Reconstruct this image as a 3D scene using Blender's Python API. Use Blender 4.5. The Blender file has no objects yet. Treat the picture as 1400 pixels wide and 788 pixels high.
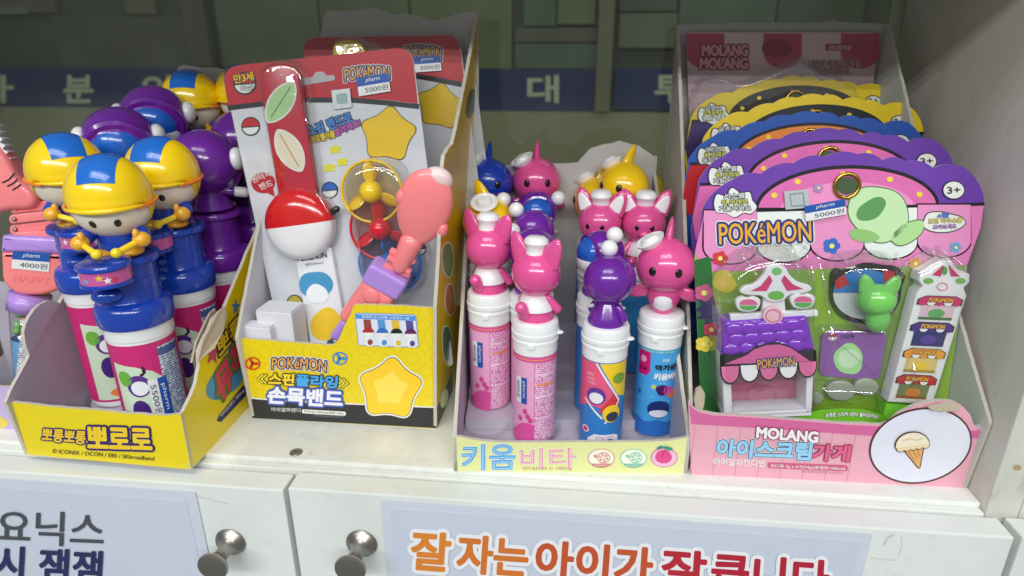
import bpy, bmesh, math, random
from mathutils import Vector, Matrix

random.seed(11)
sc = bpy.context.scene
COL = sc.collection
PI = math.pi

# ------------------------------------------------------------------ camera
CAM = Vector((.1915, -.3466, .2844))
PITCH, YAW, FPX = math.radians(20.55), math.radians(5.85), 871.7
cam = bpy.data.cameras.new('camera')
cam.sensor_width = 36
cam.lens = FPX / 1400 * 36
cam.clip_start, cam.clip_end = .01, 60
cam.dof.use_dof = True
cam.dof.focus_distance = .43
cam.dof.aperture_fstop = 7.5
camo = bpy.data.objects.new('camera', cam)
COL.objects.link(camo)
camo.location = CAM
camo.rotation_euler = (PI / 2 - PITCH, 0, YAW)
sc.camera = camo

# ------------------------------------------------------------------ world and lamps (shop interior)
w = bpy.data.worlds.new('World')
sc.world = w
w.use_nodes = True
w.node_tree.nodes['Background'].inputs[0].default_value = (.93, 1, .99, 1)
w.node_tree.nodes['Background'].inputs[1].default_value = .24

def area(name, loc, target, sx, sy, power, col=(1, 1, 1)):
    l = bpy.data.lights.new(name, 'AREA')
    l.shape = 'RECTANGLE'
    l.size, l.size_y, l.energy, l.color = sx, sy, power, col
    o = bpy.data.objects.new(name, l)
    COL.objects.link(o)
    o.location = loc
    o.rotation_euler = (Vector(target) - Vector(loc)).to_track_quat('-Z', 'Y').to_euler()
    return o

for k in range(3):      # three fluorescent battens in one ceiling fitting, with a second fitting further back
    area('ceiling_tube_lamp', (.02, -.55 - .17 * k, 1.55), (.02, -.55 - .17 * k, 0), 1.15, .05, 3.6, (.97, 1, .985))
    for x in (-1.05, .2, 1.45):
        area('ceiling_tube_lamp', (x, -2.1 - .17 * k, 1.55), (x, -2.1 - .17 * k, 0), 1.15, .05, 12.5, (.97, 1, .985))
area('shop_front_fill', (.2, 1.2, 1.9), (.0, 2.0, .4), 2.6, .3, 11, (.97, 1, .92))   # added fill with no visible fitting, brightens the shop front across the glass

vs = sc.view_settings
vs.view_transform, vs.look, vs.gamma, vs.exposure = 'Standard', 'None', 1, .1
vs.use_curve_mapping = False
cy = sc.cycles
cy.use_denoising = True
cy.max_bounces = 10
cy.transparent_max_bounces = 24
cy.transmission_bounces = 8
cy.caustics_reflective = cy.caustics_refractive = False
cy.sample_clamp_indirect = 4

# ------------------------------------------------------------------ photo pixel -> direction helpers
FW = Vector((-math.sin(YAW) * math.cos(PITCH), math.cos(YAW) * math.cos(PITCH), -math.sin(PITCH)))
RT = Vector((math.cos(YAW), math.sin(YAW), 0))
UP = RT.cross(FW)
def ray(x, y): return FW + RT * ((x - 700) / FPX) + UP * ((394 - y) / FPX)
def atZ(x, y, z): r = ray(x, y); return CAM + r * ((z - CAM.z) / r.z)
def atY(x, y, Y): r = ray(x, y); return CAM + r * ((Y - CAM.y) / r.y)
def atD(x, y, d): return CAM + ray(x, y) * d

class Plane:
    def __init__(s, p0, n):
        s.p = Vector(p0); s.n = Vector(n).normalized()
        if s.n.dot(CAM - s.p) < 0: s.n = -s.n
    def hit(s, x, y, off=0):
        r = ray(x, y)
        return CAM + r * ((s.p - CAM).dot(s.n) / r.dot(s.n)) + s.n * off
def plane3(a, b, c):
    a, b, c = Vector(a), Vector(b), Vector(c)
    return Plane(a, (b - a).cross(c - a))

# ------------------------------------------------------------------ materials
def lin(c):
    return tuple(((v / 255) / 12.92 if v / 255 <= .04045 else ((v / 255 + .055) / 1.055) ** 2.4) for v in c[:3]) + (1,)
MATS = {}
def mat(name, c, rough=.4, var=.05, scale=60, bump=0, bscale=400, metal=0, coat=0, sss=0, spec=.5):
    if name in MATS: return MATS[name]
    m = bpy.data.materials.new(name); m.use_nodes = True
    nt = m.node_tree; b = nt.nodes['Principled BSDF']; L = nt.links.new
    c = lin(c)
    tc = nt.nodes.new('ShaderNodeTexCoord')
    if var:
        n = nt.nodes.new('ShaderNodeTexNoise'); n.inputs['Scale'].default_value = scale; n.inputs['Detail'].default_value = 4
        L(tc.outputs['Object'], n.inputs['Vector'])
        mx = nt.nodes.new('ShaderNodeMix'); mx.data_type = 'RGBA'
        mx.inputs[6].default_value = tuple(v * (1 - var) for v in c[:3]) + (1,)
        mx.inputs[7].default_value = tuple(min(1, v * (1 + var)) for v in c[:3]) + (1,)
        L(n.outputs['Fac'], mx.inputs[0]); L(mx.outputs[2], b.inputs['Base Color'])
        mr = nt.nodes.new('ShaderNodeMapRange'); mr.inputs[3].default_value = rough * .82; mr.inputs[4].default_value = rough * 1.18
        L(n.outputs['Fac'], mr.inputs[0]); L(mr.outputs[0], b.inputs['Roughness'])
    else:
        b.inputs['Base Color'].default_value = c; b.inputs['Roughness'].default_value = rough
    if bump:
        n2 = nt.nodes.new('ShaderNodeTexNoise'); n2.inputs['Scale'].default_value = bscale; n2.inputs['Detail'].default_value = 3
        L(tc.outputs['Object'], n2.inputs['Vector'])
        bp = nt.nodes.new('ShaderNodeBump'); bp.inputs['Strength'].default_value = bump; bp.inputs['Distance'].default_value = .001
        L(n2.outputs['Fac'], bp.inputs['Height']); L(bp.outputs[0], b.inputs['Normal'])
    b.inputs['Metallic'].default_value = metal
    b.inputs['Coat Weight'].default_value = coat; b.inputs['Coat Roughness'].default_value = .08
    b.inputs['Specular IOR Level'].default_value = spec
    if sss:
        b.inputs['Subsurface Weight'].default_value = sss; b.inputs['Subsurface Radius'].default_value = (.004, .003, .003); b.inputs['Subsurface Scale'].default_value = .5
    m.diffuse_color = c
    MATS[name] = m
    return m
def ink(c, rough=.38): return mat('ink_%d_%d_%d_%d' % (*c, rough * 100), c, rough, .03, 200, coat=.15)
def plastic(c, rough=.22): return mat('plastic_%d_%d_%d_%d' % (*c, rough * 100), c, rough, .03, 90, coat=.5, bump=.03, bscale=150)
def clear(name, tint=(1, 1, 1), gloss=.06, rough=.05, bump=.25):
    """thin clear plastic or glass: fresnel reflection over straight transmission"""
    if name in MATS: return MATS[name]
    m = bpy.data.materials.new(name); m.use_nodes = True
    nt = m.node_tree; nt.nodes.clear(); L = nt.links.new
    o = nt.nodes.new('ShaderNodeOutputMaterial'); mx = nt.nodes.new('ShaderNodeMixShader')
    t = nt.nodes.new('ShaderNodeBsdfTransparent'); g = nt.nodes.new('ShaderNodeBsdfGlossy')
    ge = nt.nodes.new('ShaderNodeNewGeometry'); dt = nt.nodes.new('ShaderNodeVectorMath'); dt.operation = 'DOT_PRODUCT'
    def mth(op, a, b=None):
        q = nt.nodes.new('ShaderNodeMath'); q.operation = op
        for i, x in enumerate((a, b)):
            if x is None: continue
            if isinstance(x, (int, float)): q.inputs[i].default_value = x
            else: L(x, q.inputs[i])
        return q.outputs[0]
    L(ge.outputs['Incoming'], dt.inputs[1])
    tc = nt.nodes.new('ShaderNodeTexCoord'); n = nt.nodes.new('ShaderNodeTexNoise'); bp = nt.nodes.new('ShaderNodeBump')
    n.inputs['Scale'].default_value = 55; n.inputs['Detail'].default_value = 2
    L(tc.outputs['Object'], n.inputs['Vector']); bp.inputs['Strength'].default_value = bump; bp.inputs['Distance'].default_value = .002
    L(n.outputs['Fac'], bp.inputs['Height']); L(bp.outputs[0], g.inputs['Normal'])
    t.inputs[0].default_value = (*tint, 1); g.inputs['Roughness'].default_value = rough; g.inputs[0].default_value = (1, 1, 1, 1)
    L(bp.outputs[0], dt.inputs[0]); fz = mth('ADD', mth('MULTIPLY', mth('POWER', mth('SUBTRACT', 1, mth('ABSOLUTE', dt.outputs['Value'])), 4), .75), gloss); L(fz, mx.inputs[0]); L(t.outputs[0], mx.inputs[1]); L(g.outputs[0], mx.inputs[2]); L(mx.outputs[0], o.inputs[0])
    MATS[name] = m
    return m

def dirty(name, c, c2, rough, scale, amt, streak=(1, 1, 1)):
    """painted board with patchy grime and fine scuffs"""
    m = bpy.data.materials.new(name); m.use_nodes = True
    nt = m.node_tree; b = nt.nodes['Principled BSDF']; L = nt.links.new
    tc = nt.nodes.new('ShaderNodeTexCoord'); mp = nt.nodes.new('ShaderNodeMapping'); mp.inputs['Scale'].default_value = streak
    L(tc.outputs['Object'], mp.inputs[0])
    n = nt.nodes.new('ShaderNodeTexNoise'); n.inputs['Scale'].default_value = scale; n.inputs['Detail'].default_value = 8; n.inputs['Roughness'].default_value = .65
    n2 = nt.nodes.new('ShaderNodeTexNoise'); n2.inputs['Scale'].default_value = scale * 14; n2.inputs['Detail'].default_value = 5
    L(mp.outputs[0], n.inputs['Vector']); L(mp.outputs[0], n2.inputs['Vector'])
    r = nt.nodes.new('ShaderNodeValToRGB'); r.color_ramp.elements[0].position = .48; r.color_ramp.elements[1].position = .72
    mu = nt.nodes.new('ShaderNodeMath'); mu.operation = 'MULTIPLY'; L(n.outputs['Fac'], r.inputs[0]); L(r.outputs[0], mu.inputs[0]); mu.inputs[1].default_value = amt
    r2 = nt.nodes.new('ShaderNodeValToRGB'); r2.color_ramp.elements[0].position = .62; r2.color_ramp.elements[1].position = .74
    L(n2.outputs['Fac'], r2.inputs[0]); mu2 = nt.nodes.new('ShaderNodeMath'); mu2.operation = 'MULTIPLY'; mu2.inputs[1].default_value = amt * .5; L(r2.outputs[0], mu2.inputs[0])
    ad = nt.nodes.new('ShaderNodeMath'); ad.operation = 'ADD'; L(mu.outputs[0], ad.inputs[0]); L(mu2.outputs[0], ad.inputs[1])
    mx = nt.nodes.new('ShaderNodeMix'); mx.data_type = 'RGBA'; mx.inputs[6].default_value = lin(c); mx.inputs[7].default_value = lin(c2)
    L(ad.outputs[0], mx.inputs[0]); L(mx.outputs[2], b.inputs['Base Color']); b.inputs['Roughness'].default_value = rough
    bp = nt.nodes.new('ShaderNodeBump'); bp.inputs['Strength'].default_value = .06; bp.inputs['Distance'].default_value = .001; L(n2.outputs['Fac'], bp.inputs['Height']); L(bp.outputs[0], b.inputs['Normal'])
    MATS[name] = m
    return m

WHITE_BOARD = dirty('white_board', (232, 233, 229), (172, 166, 146), .38, 9, .5)
DOOR_WHITE = dirty('door_white', (226, 229, 227), (186, 186, 172), .34, 6, .35)
SIDE_WHITE = dirty('side_panel_white', (214, 214, 205), (150, 146, 130), .5, 7, .45, (1, 1, .35))
STEEL = mat('brushed_steel', (166, 160, 152), .36, .1, 300, metal=1)
CARD_EDGE = mat('corrugated_edge', (206, 199, 187), .9, .3, 1500, bump=.8, bscale=1500)
CARD_TORN = mat('torn_board', (196, 180, 158), .9, .2, 500, bump=.7, bscale=900)
INNER_LAV = mat('board_inside_lavender', (184, 177, 190), .7, .06, 40, bump=.05)
INNER_WHITE = mat('board_inside_white', (214, 211, 216), .65, .04, 40, bump=.05)
INNER_GREY = mat('board_inside_grey', (186, 184, 182), .7, .06, 40, bump=.06)
CLEAR = clear('clear_blister', (.985, .99, .99), .025, .06)
CLEAR2 = clear('clear_tray', (.93, .93, .95), .08, .08)
CLEAR3 = clear('ribbed_blister', (.98, .985, .985), .10, .05, .8)
GLASS = clear('window_glass', (.73, .76, .71), .03, .03, .008)
nt = GLASS.node_tree; out = [n for n in nt.nodes if n.type == 'OUTPUT_MATERIAL'][0]; old = out.inputs[0].links[0].from_socket   # thin film of dust on the pane
df = nt.nodes.new('ShaderNodeBsdfDiffuse'); df.inputs[0].default_value = (.8, .82, .76, 1); ms = nt.nodes.new('ShaderNodeMixShader')
dn = nt.nodes.new('ShaderNodeTexNoise'); dn.inputs['Scale'].default_value = 7; dn.inputs['Detail'].default_value = 5; dm_ = nt.nodes.new('ShaderNodeMapRange'); dm_.inputs[1].default_value = .35; dm_.inputs[2].default_value = .7; dm_.inputs[3].default_value = .015; dm_.inputs[4].default_value = .075
dc_ = nt.nodes.new('ShaderNodeTexCoord'); nt.links.new(dc_.outputs['Object'], dn.inputs['Vector']); nt.links.new(dn.outputs['Fac'], dm_.inputs[0]); nt.links.new(dm_.outputs[0], ms.inputs[0])
nt.links.new(old, ms.inputs[1]); nt.links.new(df.outputs[0], ms.inputs[2]); nt.links.new(ms.outputs[0], out.inputs[0])

# ------------------------------------------------------------------ mesh helpers
ORG = {}
def org(o): return ORG.get(o.name, Vector((0, 0, 0)))
def thing(name, label, cat, loc=(0, 0, 0), rz=0, group=None):
    o = bpy.data.objects.new(name, None); COL.objects.link(o)
    o.location = loc; o.rotation_euler = (0, 0, rz); o.empty_display_size = .01
    o['label'] = label; o['category'] = cat
    if group: o['group'] = group
    ORG[o.name] = Vector(loc)
    return o
def mk(name, verts, faces, m, parent=None, smooth=False, local=False, mats=None, fm=None):
    off = Vector((0, 0, 0)) if (local or parent is None) else org(parent)
    me = bpy.data.meshes.new(name)
    me.from_pydata([tuple(Vector(v) - off) for v in verts], [], faces)
    for x in (mats or [m]): me.materials.append(x)
    if fm: me.polygons.foreach_set('material_index', fm)
    if smooth: me.polygons.foreach_set('use_smooth', [True] * len(me.polygons))
    me.update()
    o = bpy.data.objects.new(name, me); COL.objects.link(o)
    if parent is not None:
        o.parent = parent
        ORG[o.name] = off
    return o
def tagm(o, label, cat, group=None, kind=None):
    if kind: o['kind'] = kind
    if label: o['label'] = label
    if cat: o['category'] = cat
    if group: o['group'] = group
    return o
def slab(name, pts, n, t, front, parent=None, back=None, edge=None, local=False):
    """planar outline (points on the front face), thickened by t against the normal n"""
    n = Vector(n).normalized(); pts = [Vector(p) for p in pts]; k = len(pts)
    a = Vector((0, 0, 0))
    for i in range(k): a += pts[i].cross(pts[(i + 1) % k])
    if a.dot(n) < 0: pts.reverse()
    v = pts + [p - n * t for p in pts]
    f = [list(range(k)), list(range(2 * k - 1, k - 1, -1))] + [[i, k + i, k + (i + 1) % k, (i + 1) % k] for i in range(k)]
    return mk(name, v, f, None, parent, False, local, [front, back or front, edge or front], [0, 1] + [2] * k)
def box(name, x0, x1, y0, y1, z0, z1, m, parent=None, bev=.0015, local=False):
    bm = bmesh.new()
    bmesh.ops.create_cube(bm, size=1, matrix=Matrix.Translation(((x0 + x1) / 2, (y0 + y1) / 2, (z0 + z1) / 2)) @ Matrix.Diagonal((x1 - x0, y1 - y0, z1 - z0, 1)))
    if bev: bmesh.ops.bevel(bm, geom=bm.edges[:], offset=bev, segments=2, affect='EDGES', profile=.6)
    return frombm(name, bm, m, parent, False, local)
def frombm(name, bm, m, parent=None, smooth=True, local=False):
    bm.normal_update()
    v = [x.co.copy() for x in bm.verts]; bm.verts.index_update()
    f = [[q.index for q in p.verts] for p in bm.faces]; bm.free()
    return mk(name, v, f, m, parent, smooth, local)
def lathe(name, prof, m, parent=None, seg=32, M=None, local=True, smooth=True, arc=1.0):
    """profile of (radius, height), revolved about z"""
    v, f = [], []
    n = len(prof)
    for i in range(seg):
        a = 2 * PI * arc * i / seg
        for r, z in prof: v.append(Vector((r * math.sin(a), -r * math.cos(a), z)))
    for i in range(seg if arc == 1 else seg - 1):
        j = (i + 1) % seg
        for k in range(n - 1):
            q = [i * n + k, j * n + k, j * n + k + 1, i * n + k + 1]
            f.append(q)
    if M is not None: v = [M @ p for p in v]
    o = mk(name, v, f, m, parent, smooth, local)
    bm = bmesh.new(); bm.from_mesh(o.data); bmesh.ops.remove_doubles(bm, verts=bm.verts[:], dist=1e-6); bm.to_mesh(o.data); bm.free()
    if smooth:
        for e in o.data.edges: pass
        try: o.data.set_sharp_from_angle(angle=math.radians(38))
        except Exception: pass
    return o
def ball(name, c, r, m, parent=None, rot=None, local=True, seg=28, rings=18, fn=None):
    """ellipsoid; fn may reshape unit-sphere points"""
    if not hasattr(r, '__len__'): r = (r, r, r)
    v, f = [], []
    for i in range(rings + 1):
        t = PI * i / rings
        for j in range(seg):
            a = 2 * PI * j / seg
            p = Vector((math.sin(t) * math.sin(a), -math.sin(t) * math.cos(a), math.cos(t)))
            if fn: p = Vector(fn(p))
            p = Vector((p.x * r[0], p.y * r[1], p.z * r[2]))
            if rot is not None: p = rot @ p
            v.append(p + Vector(c))
    for i in range(rings):
        for j in range(seg):
            k = (j + 1) % seg
            f.append([i * seg + j, (i + 1) * seg + j, (i + 1) * seg + k, i * seg + k])
    return mk(name, v, f, m, parent, True, local)
def pipe(name, pts, rad, m, parent=None, seg=12, local=True, closed=False, cap=True):
    pts = [Vector(p) for p in pts]; n = len(pts)
    if not hasattr(rad, '__len__'): rad = [rad] * n
    v, f = [], []
    pn = None
    for i, p in enumerate(pts):
        t = (pts[(i + 1) % n] - pts[i - 1]) if closed else (pts[min(i + 1, n - 1)] - pts[max(i - 1, 0)])
        t.normalize()
        a = Vector((0, 0, 1)) if abs(t.z) < .9 else Vector((1, 0, 0))
        if pn is not None: a = pn
        u = (a - t * a.dot(t)).normalized(); pn = u; w_ = t.cross(u)
        for k in range(seg):
            an = 2 * PI * k / seg
            v.append(p + (u * math.cos(an) + w_ * math.sin(an)) * rad[i])
    for i in range(n if closed else n - 1):
        j = (i + 1) % n
        for k in range(seg):
            l = (k + 1) % seg
            f.append([i * seg + k, i * seg + l, j * seg + l, j * seg + k])
    if cap and not closed: f += [list(range(seg))[::-1], list(range((n - 1) * seg, n * seg))]
    return mk(name, v, f, m, parent, True, local)
def capsule(name, a, b, r0, r1, m, parent=None, local=True):
    a, b = Vector(a), Vector(b); d = (b - a); L_ = d.length; d.normalize()
    pts, rad = [], []
    for k in range(5):
        t = PI / 2 * k / 4; pts.append(a - d * r0 * math.cos(t)); rad.append(max(1e-5, r0 * math.sin(t)))
    for k in range(5):
        t = PI / 2 * k / 4; pts.append(b + d * r1 * math.sin(t)); rad.append(max(1e-5, r1 * math.cos(t)))
    return pipe(name, pts, rad, m, parent, 14, local)

# ------------------------------------------------------------------ flat print on planes (points given as photo pixels on that plane)
LAY = .00014
def patch(name, pl, pts, m, parent, lay=1):
    v = [pl.hit(x, y, LAY * lay) for x, y in pts]
    return mk(name, v, [list(range(len(v)))], m, parent)
def ell(cx, cy, rx, ry, n=40, rot=0, a0=0, a1=2 * PI):
    c, s = math.cos(rot), math.sin(rot); q = []
    full = abs(a1 - a0 - 2 * PI) < 1e-6
    for i in range(n):
        t = a0 + (a1 - a0) * i / (n if full else n - 1)
        x, y = rx * math.cos(t), ry * math.sin(t)
        q.append((cx + c * x - s * y, cy + s * x + c * y))
    return q
def rquad(q, r, n=6):
    """quad (or polygon) of pixels with rounded corners"""
    out = []; k = len(q)
    rs = r if hasattr(r, '__len__') else [r] * k
    for i in range(k):
        p = Vector(q[i]); a = Vector(q[i - 1]) - p; b = Vector(q[(i + 1) % k]) - p
        rr = min(rs[i], a.length * .49, b.length * .49)
        if rr < .01: out.append(tuple(p)); continue
        A = p + a.normalized() * rr; B = p + b.normalized() * rr
        for j in range(n + 1):
            t = j / n; out.append(tuple(A * (1 - t) ** 2 + p * 2 * t * (1 - t) + B * t * t))
    return out
def grow(pts, d):
    cx = sum(p[0] for p in pts) / len(pts); cy = sum(p[1] for p in pts) / len(pts); q = []
    for i, p in enumerate(pts):
        a = Vector(pts[i - 1]); b = Vector(pts[(i + 1) % len(pts)]); t = b - a
        n = Vector((t.y, -t.x)); n = n.normalized() if n.length > 1e-9 else Vector((0, 0))
        if n.dot(Vector((p[0] - cx, p[1] - cy))) < 0: n = -n
        q.append((p[0] + n.x * d, p[1] + n.y * d))
    return q
def blob(cx, cy, rx, ry, seed=0, amp=.08, n=48, rot=0):
    r = random.Random(seed); ph = [r.uniform(0, 6.28) for _ in range(3)]
    out = []
    for x, y in ell(0, 0, 1, 1, n):
        t = math.atan2(y, x); k = 1 + amp * (math.sin(2 * t + ph[0]) + .7 * math.sin(3 * t + ph[1]) + .4 * math.sin(5 * t + ph[2]))
        X, Y = x * k * rx, y * k * ry
        out.append((cx + X * math.cos(rot) - Y * math.sin(rot), cy + X * math.sin(rot) + Y * math.cos(rot)))
    return out

TXT = {}
def glyphs(body, offset=0, shear=0, spacing=1):
    k = (body, offset, shear, spacing)
    if k in TXT: return TXT[k]
    c = bpy.data.curves.new('type', 'FONT'); c.body = body; c.size = 1; c.offset = offset; c.shear = shear; c.space_character = spacing
    c.dimensions = '2D'; c.fill_mode = 'FRONT'; c.resolution_u = 3
    o = bpy.data.objects.new('type', c); COL.objects.link(o)
    me = bpy.data.meshes.new_from_object(o)
    v = [tuple(x.co) for x in me.vertices]; f = [list(p.vertices) for p in me.polygons]
    bpy.data.objects.remove(o); bpy.data.curves.remove(c); bpy.data.meshes.remove(me)
    TXT[k] = (v, f)
    return TXT[k]
RIB = {}
def ribbon(body, w, shear=0, spacing=1, asp=1.0, fill=True):
    """the letters plus a round-ended band of half-width w along their outlines; pieces are stepped in depth by microns"""
    k = (body, w, shear, spacing, round(asp, 2))
    if k in RIB: return RIB[k]
    v, f = glyphs(body, 0, shear, spacing)
    cnt = {}
    for p in f:
        for i in range(len(p)):
            e = (p[i], p[(i + 1) % len(p)]); kk = (min(e), max(e)); cnt[kk] = cnt.get(kk, 0) + 1
    V = [(x, y, 0) for x, y, _ in v]; F = [list(p) for p in f]
    idx = 0
    asp = max(.4, min(2.5, asp))
    for (a, b), c in cnt.items():
        if c != 1: continue
        A, B = Vector(v[a][:2]), Vector(v[b][:2]); d = B - A
        if d.length < 1e-7: continue
        an = math.atan2(d.y, d.x); z = 2.4e-6 * (1 + idx % 53); idx += 1
        n0 = len(V)
        for i in range(4): t = an + PI / 2 + PI * i / 3; V.append((A.x + w * math.cos(t) / asp, A.y + w * math.sin(t), z))
        for i in range(4): t = an - PI / 2 + PI * i / 3; V.append((B.x + w * math.cos(t) / asp, B.y + w * math.sin(t), z))
        F.append(list(range(n0, n0 + 8)))
    RIB[k] = (V, F)
    return RIB[k]
def bbox(v): return min(p[0] for p in v), min(p[1] for p in v), max(p[0] for p in v), max(p[1] for p in v)
def lettering(pl, body, bl, br, h, m, parent, lay=2, bold=.015, outline=None, ow=.05, shear=0, tl=None, arch=0, name='lettering', spacing=1, o2=None, ow2=.1):
    """a line of type: bl and br are the pixels at the ends of its foot, h its height in pixels"""
    bl, br = Vector(bl), Vector(br); d = br - bl
    up = Vector((d.y, -d.x)).normalized() * h if tl is None else Vector(tl) - bl
    res = None
    base = bbox(glyphs(body, min(bold, 0), shear, spacing)[0])
    w_, h_ = base[2] - base[0], base[3] - base[1]
    wpx, hpx = d.length, up.length
    for mm, off, l in ((o2, ow2, lay - 2), (outline, ow, lay - 1), (m, bold, lay)):
        if mm is None: continue
        v, f = glyphs(body, min(off, 0), shear, spacing)
        v = [(x, y, 0) for x, y, _ in v]
        if off > 0: v, f = ribbon(body, off, shear, spacing, h_ / hpx * wpx / w_)
        q = []
        for x, y, z in v:
            u, t = (x - base[0]) / w_, (y - base[1]) / h_
            s = bl + d * u + up * (t + arch * (1 - (2 * u - 1) ** 2))
            q.append(pl.hit(s.x, s.y, LAY * l + z))
        r = mk(name if mm is m else name + '_outline', q, f, mm, parent)
        if mm is m: res = r
    return res
def stroke(name, pl, pts, wpx, m, parent, lay=2, closed=False):
    """a drawn line of width wpx through pixel points"""
    n = len(pts); a, b = [], []
    for i, p in enumerate(pts):
        p = Vector(p)
        t = Vector(pts[(i + 1) % n] if closed else pts[min(i + 1, n - 1)]) - Vector(pts[i - 1] if closed else pts[max(i - 1, 0)])
        t.normalize(); nn = Vector((-t.y, t.x)) * wpx / 2
        a.append(p + nn); b.append(p - nn)
    v = [pl.hit(p.x, p.y, LAY * lay) for p in a + b]
    f = [[i, (i + 1) % n, n + (i + 1) % n, n + i] for i in range(n if closed else n - 1)]
    return mk(name, v, f, m, parent)
BLUE_ST, WHITE_ST, BLACK_ST = ink((28, 84, 172)), ink((232, 232, 234)), ink((70, 70, 84))
def price(pl, quad, body, parent, lay=3):
    """price sticker: quad = pixels top-left, top-right, bottom-right, bottom-left"""
    tl, tr, br, bl = [Vector(p) for p in quad]
    s = patch('price_sticker', pl, [tl, tr, br, bl], WHITE_ST, parent, lay)
    m1, m2 = tl.lerp(bl, .48), tr.lerp(br, .48)
    pr_ = s if parent.parent is None or parent.parent.parent is None else parent
    patch('sticker_band', pl, [tl, tr, m2, m1], BLUE_ST, pr_, lay + 1)
    L = lambda u, v: tl.lerp(tr, u).lerp(bl.lerp(br, u), v)
    lettering(pl, 'pharm', L(.27, .36), L(.73, .36), 1, WHITE_ST, pr_, lay + 2, .005, shear=.25, tl=L(.27, .08))
    lettering(pl, body, L(.22, .88), L(.95, .88), 1, BLACK_ST, pr_, lay + 2, 0, tl=L(.22, .57))
    return s
# print bent onto a cylinder of radius R about the local z axis
def cyl(R, s, z): a = s / R; return Vector((R * math.sin(a), -R * math.cos(a), z))
def cyl_rect(name, R, s0, s1, z0, z1, m, parent, lay=1, n=14, rot=0):
    v, f = [], []
    cs, cz = (s0 + s1) / 2, (z0 + z1) / 2
    for i in range(n + 1):
        for z in (z0, z1):
            s = s0 + (s1 - s0) * i / n
            v.append(cyl(R, s, z).xy.to_3d() * ((R + LAY * lay) / R) + Vector((0, 0, z)))
    for i in range(n): f.append([2 * i, 2 * i + 2, 2 * i + 3, 2 * i + 1])
    return mk(name, v, f, m, parent, True, True)
def cyl_poly(name, R, pts, m, parent, lay=2):
    """closed outline (s, z), cut into narrow strips and bent round the cylinder"""
    k = R + LAY * lay
    bm = bmesh.new(); bm.faces.new([bm.verts.new((p[0], 0, p[1])) for p in pts])
    s0, s1 = min(p[0] for p in pts), max(p[0] for p in pts); n = int((s1 - s0) / .0022)
    for i in range(1, n + 1):
        bmesh.ops.bisect_plane(bm, geom=bm.verts[:] + bm.edges[:] + bm.faces[:], plane_co=(s0 + (s1 - s0) * i / (n + 1), 0, 0), plane_no=(1, 0, 0))
    bm.verts.index_update()
    v = [(k * math.sin(q.co.x / R), -k * math.cos(q.co.x / R), q.co.z) for q in bm.verts]
    f = [[q.index for q in p.verts] for p in bm.faces]; bm.free()
    return mk(name, v, f, m, parent, False, True)
def cyl_text(R, body, s0, z0, ws, hz, m, parent, lay=3, bold=.01, rot=0, name='lettering'):
    """type of width ws and height hz starting at (s0, z0); rot in quarter turns (1 = reads upwards)"""
    b = bbox(glyphs(body)[0]); k0 = R + LAY * lay; q = []
    v, f = ribbon(body, bold) if bold > 0 else glyphs(body)
    for x, y, dz in v:
        k = k0 + dz
        u, t = (x - b[0]) / (b[2] - b[0]) * ws, (y - b[1]) / (b[3] - b[1]) * hz
        if rot == 1: u, t = -t, u
        if rot == -1: u, t = t, -u
        a = (s0 + u) / R; q.append((k * math.sin(a), -k * math.cos(a), z0 + t))
    return mk(name, q, f, m, parent, False, True)
def jag(a, b, n, amp, seed=0):
    """points from a to b with a torn, uneven line (amp = Vector of displacement)"""
    r = random.Random(seed); a, b = Vector(a), Vector(b)
    return [a.lerp(b, i / n) + amp * (r.uniform(-1, 1) if 0 < i < n else 0) for i in range(n + 1)]

# ================================================================== the setting
SH = .004                     # shelf surface height
YS, YB = .027, .2745          # shelf front edge, glass
XR = .4645                    # inner face of the right side panel
cab = thing('cabinet', 'white painted display cabinet with shelf, side panel and round-knobbed doors', 'cabinet', (.2, .15, -.3))
box('shelf_board', -1.2, XR, YS, YB + .03, SH - .018, SH, WHITE_BOARD, cab, .0012)
box('shelf_edging', -1.2, XR - .0005, YS - .0062, YS - .0004, -.02, SH - .0035, WHITE_BOARD, cab, .001)
box('side_panel', XR, XR + .020, YS - .006, YB + .03, -.30, .42, SIDE_WHITE, cab, .001)
box('side_panel', XR + .0206, XR + .25, YS - .0055, YB + .03, -.30, .42, SIDE_WHITE, cab, .001)
box('upper_shelf', -1.2, XR - .0005, .05, YB + .03, .352, .37, WHITE_BOARD, cab, .001)
box('bottom_board', -1.2, XR - .001, YS + .002, YB + .03, -.32, -.302, WHITE_BOARD, cab, .001)
DOORS = []
for x0, x1, zt in ((-.52, -.0038, -.0022), (.0, .470, 0.0), (.4745, .70, .0008)):
    d = box('door', x0, x1, 0, .0185, -.30, zt, DOOR_WHITE, cab, .0012)
    DOORS.append(d)
DP = Plane((0, 0, 0), (0, -1, 0))
KN = [(0, -.0055), (.0125, -.0055), (.0128, -.003), (.0115, -.0015), (.0085, -.0005), (.006, .003), (.0052, .008), (.0054, .013), (.0072, .019), (.0115, .0215), (.0122, .0232), (.0118, .025), (.0105, .0256), (0, .0258)]
KN = [(0, 0), (.0118, 0), (.0122, .0012), (.0112, .0028), (.0078, .0045), (.0056, .008), (.0052, .012), (.0058, .016), (.0078, .0205), (.0112, .0235), (.0118, .0252), (.0113, .0266), (.0098, .0272), (0, .0274)]
for di, (px, py) in ((0, (316, 740)), (1, (495, 742))):
    p = DP.hit(px, py)
    Mk = Matrix.Translation(p) @ Matrix.Rotation(PI / 2, 4, 'X') @ Matrix.Diagonal((.93, .93, .97, 1))
    lathe('knob', KN, STEEL, DOORS[di], 40, Mk, local=False)
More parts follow.
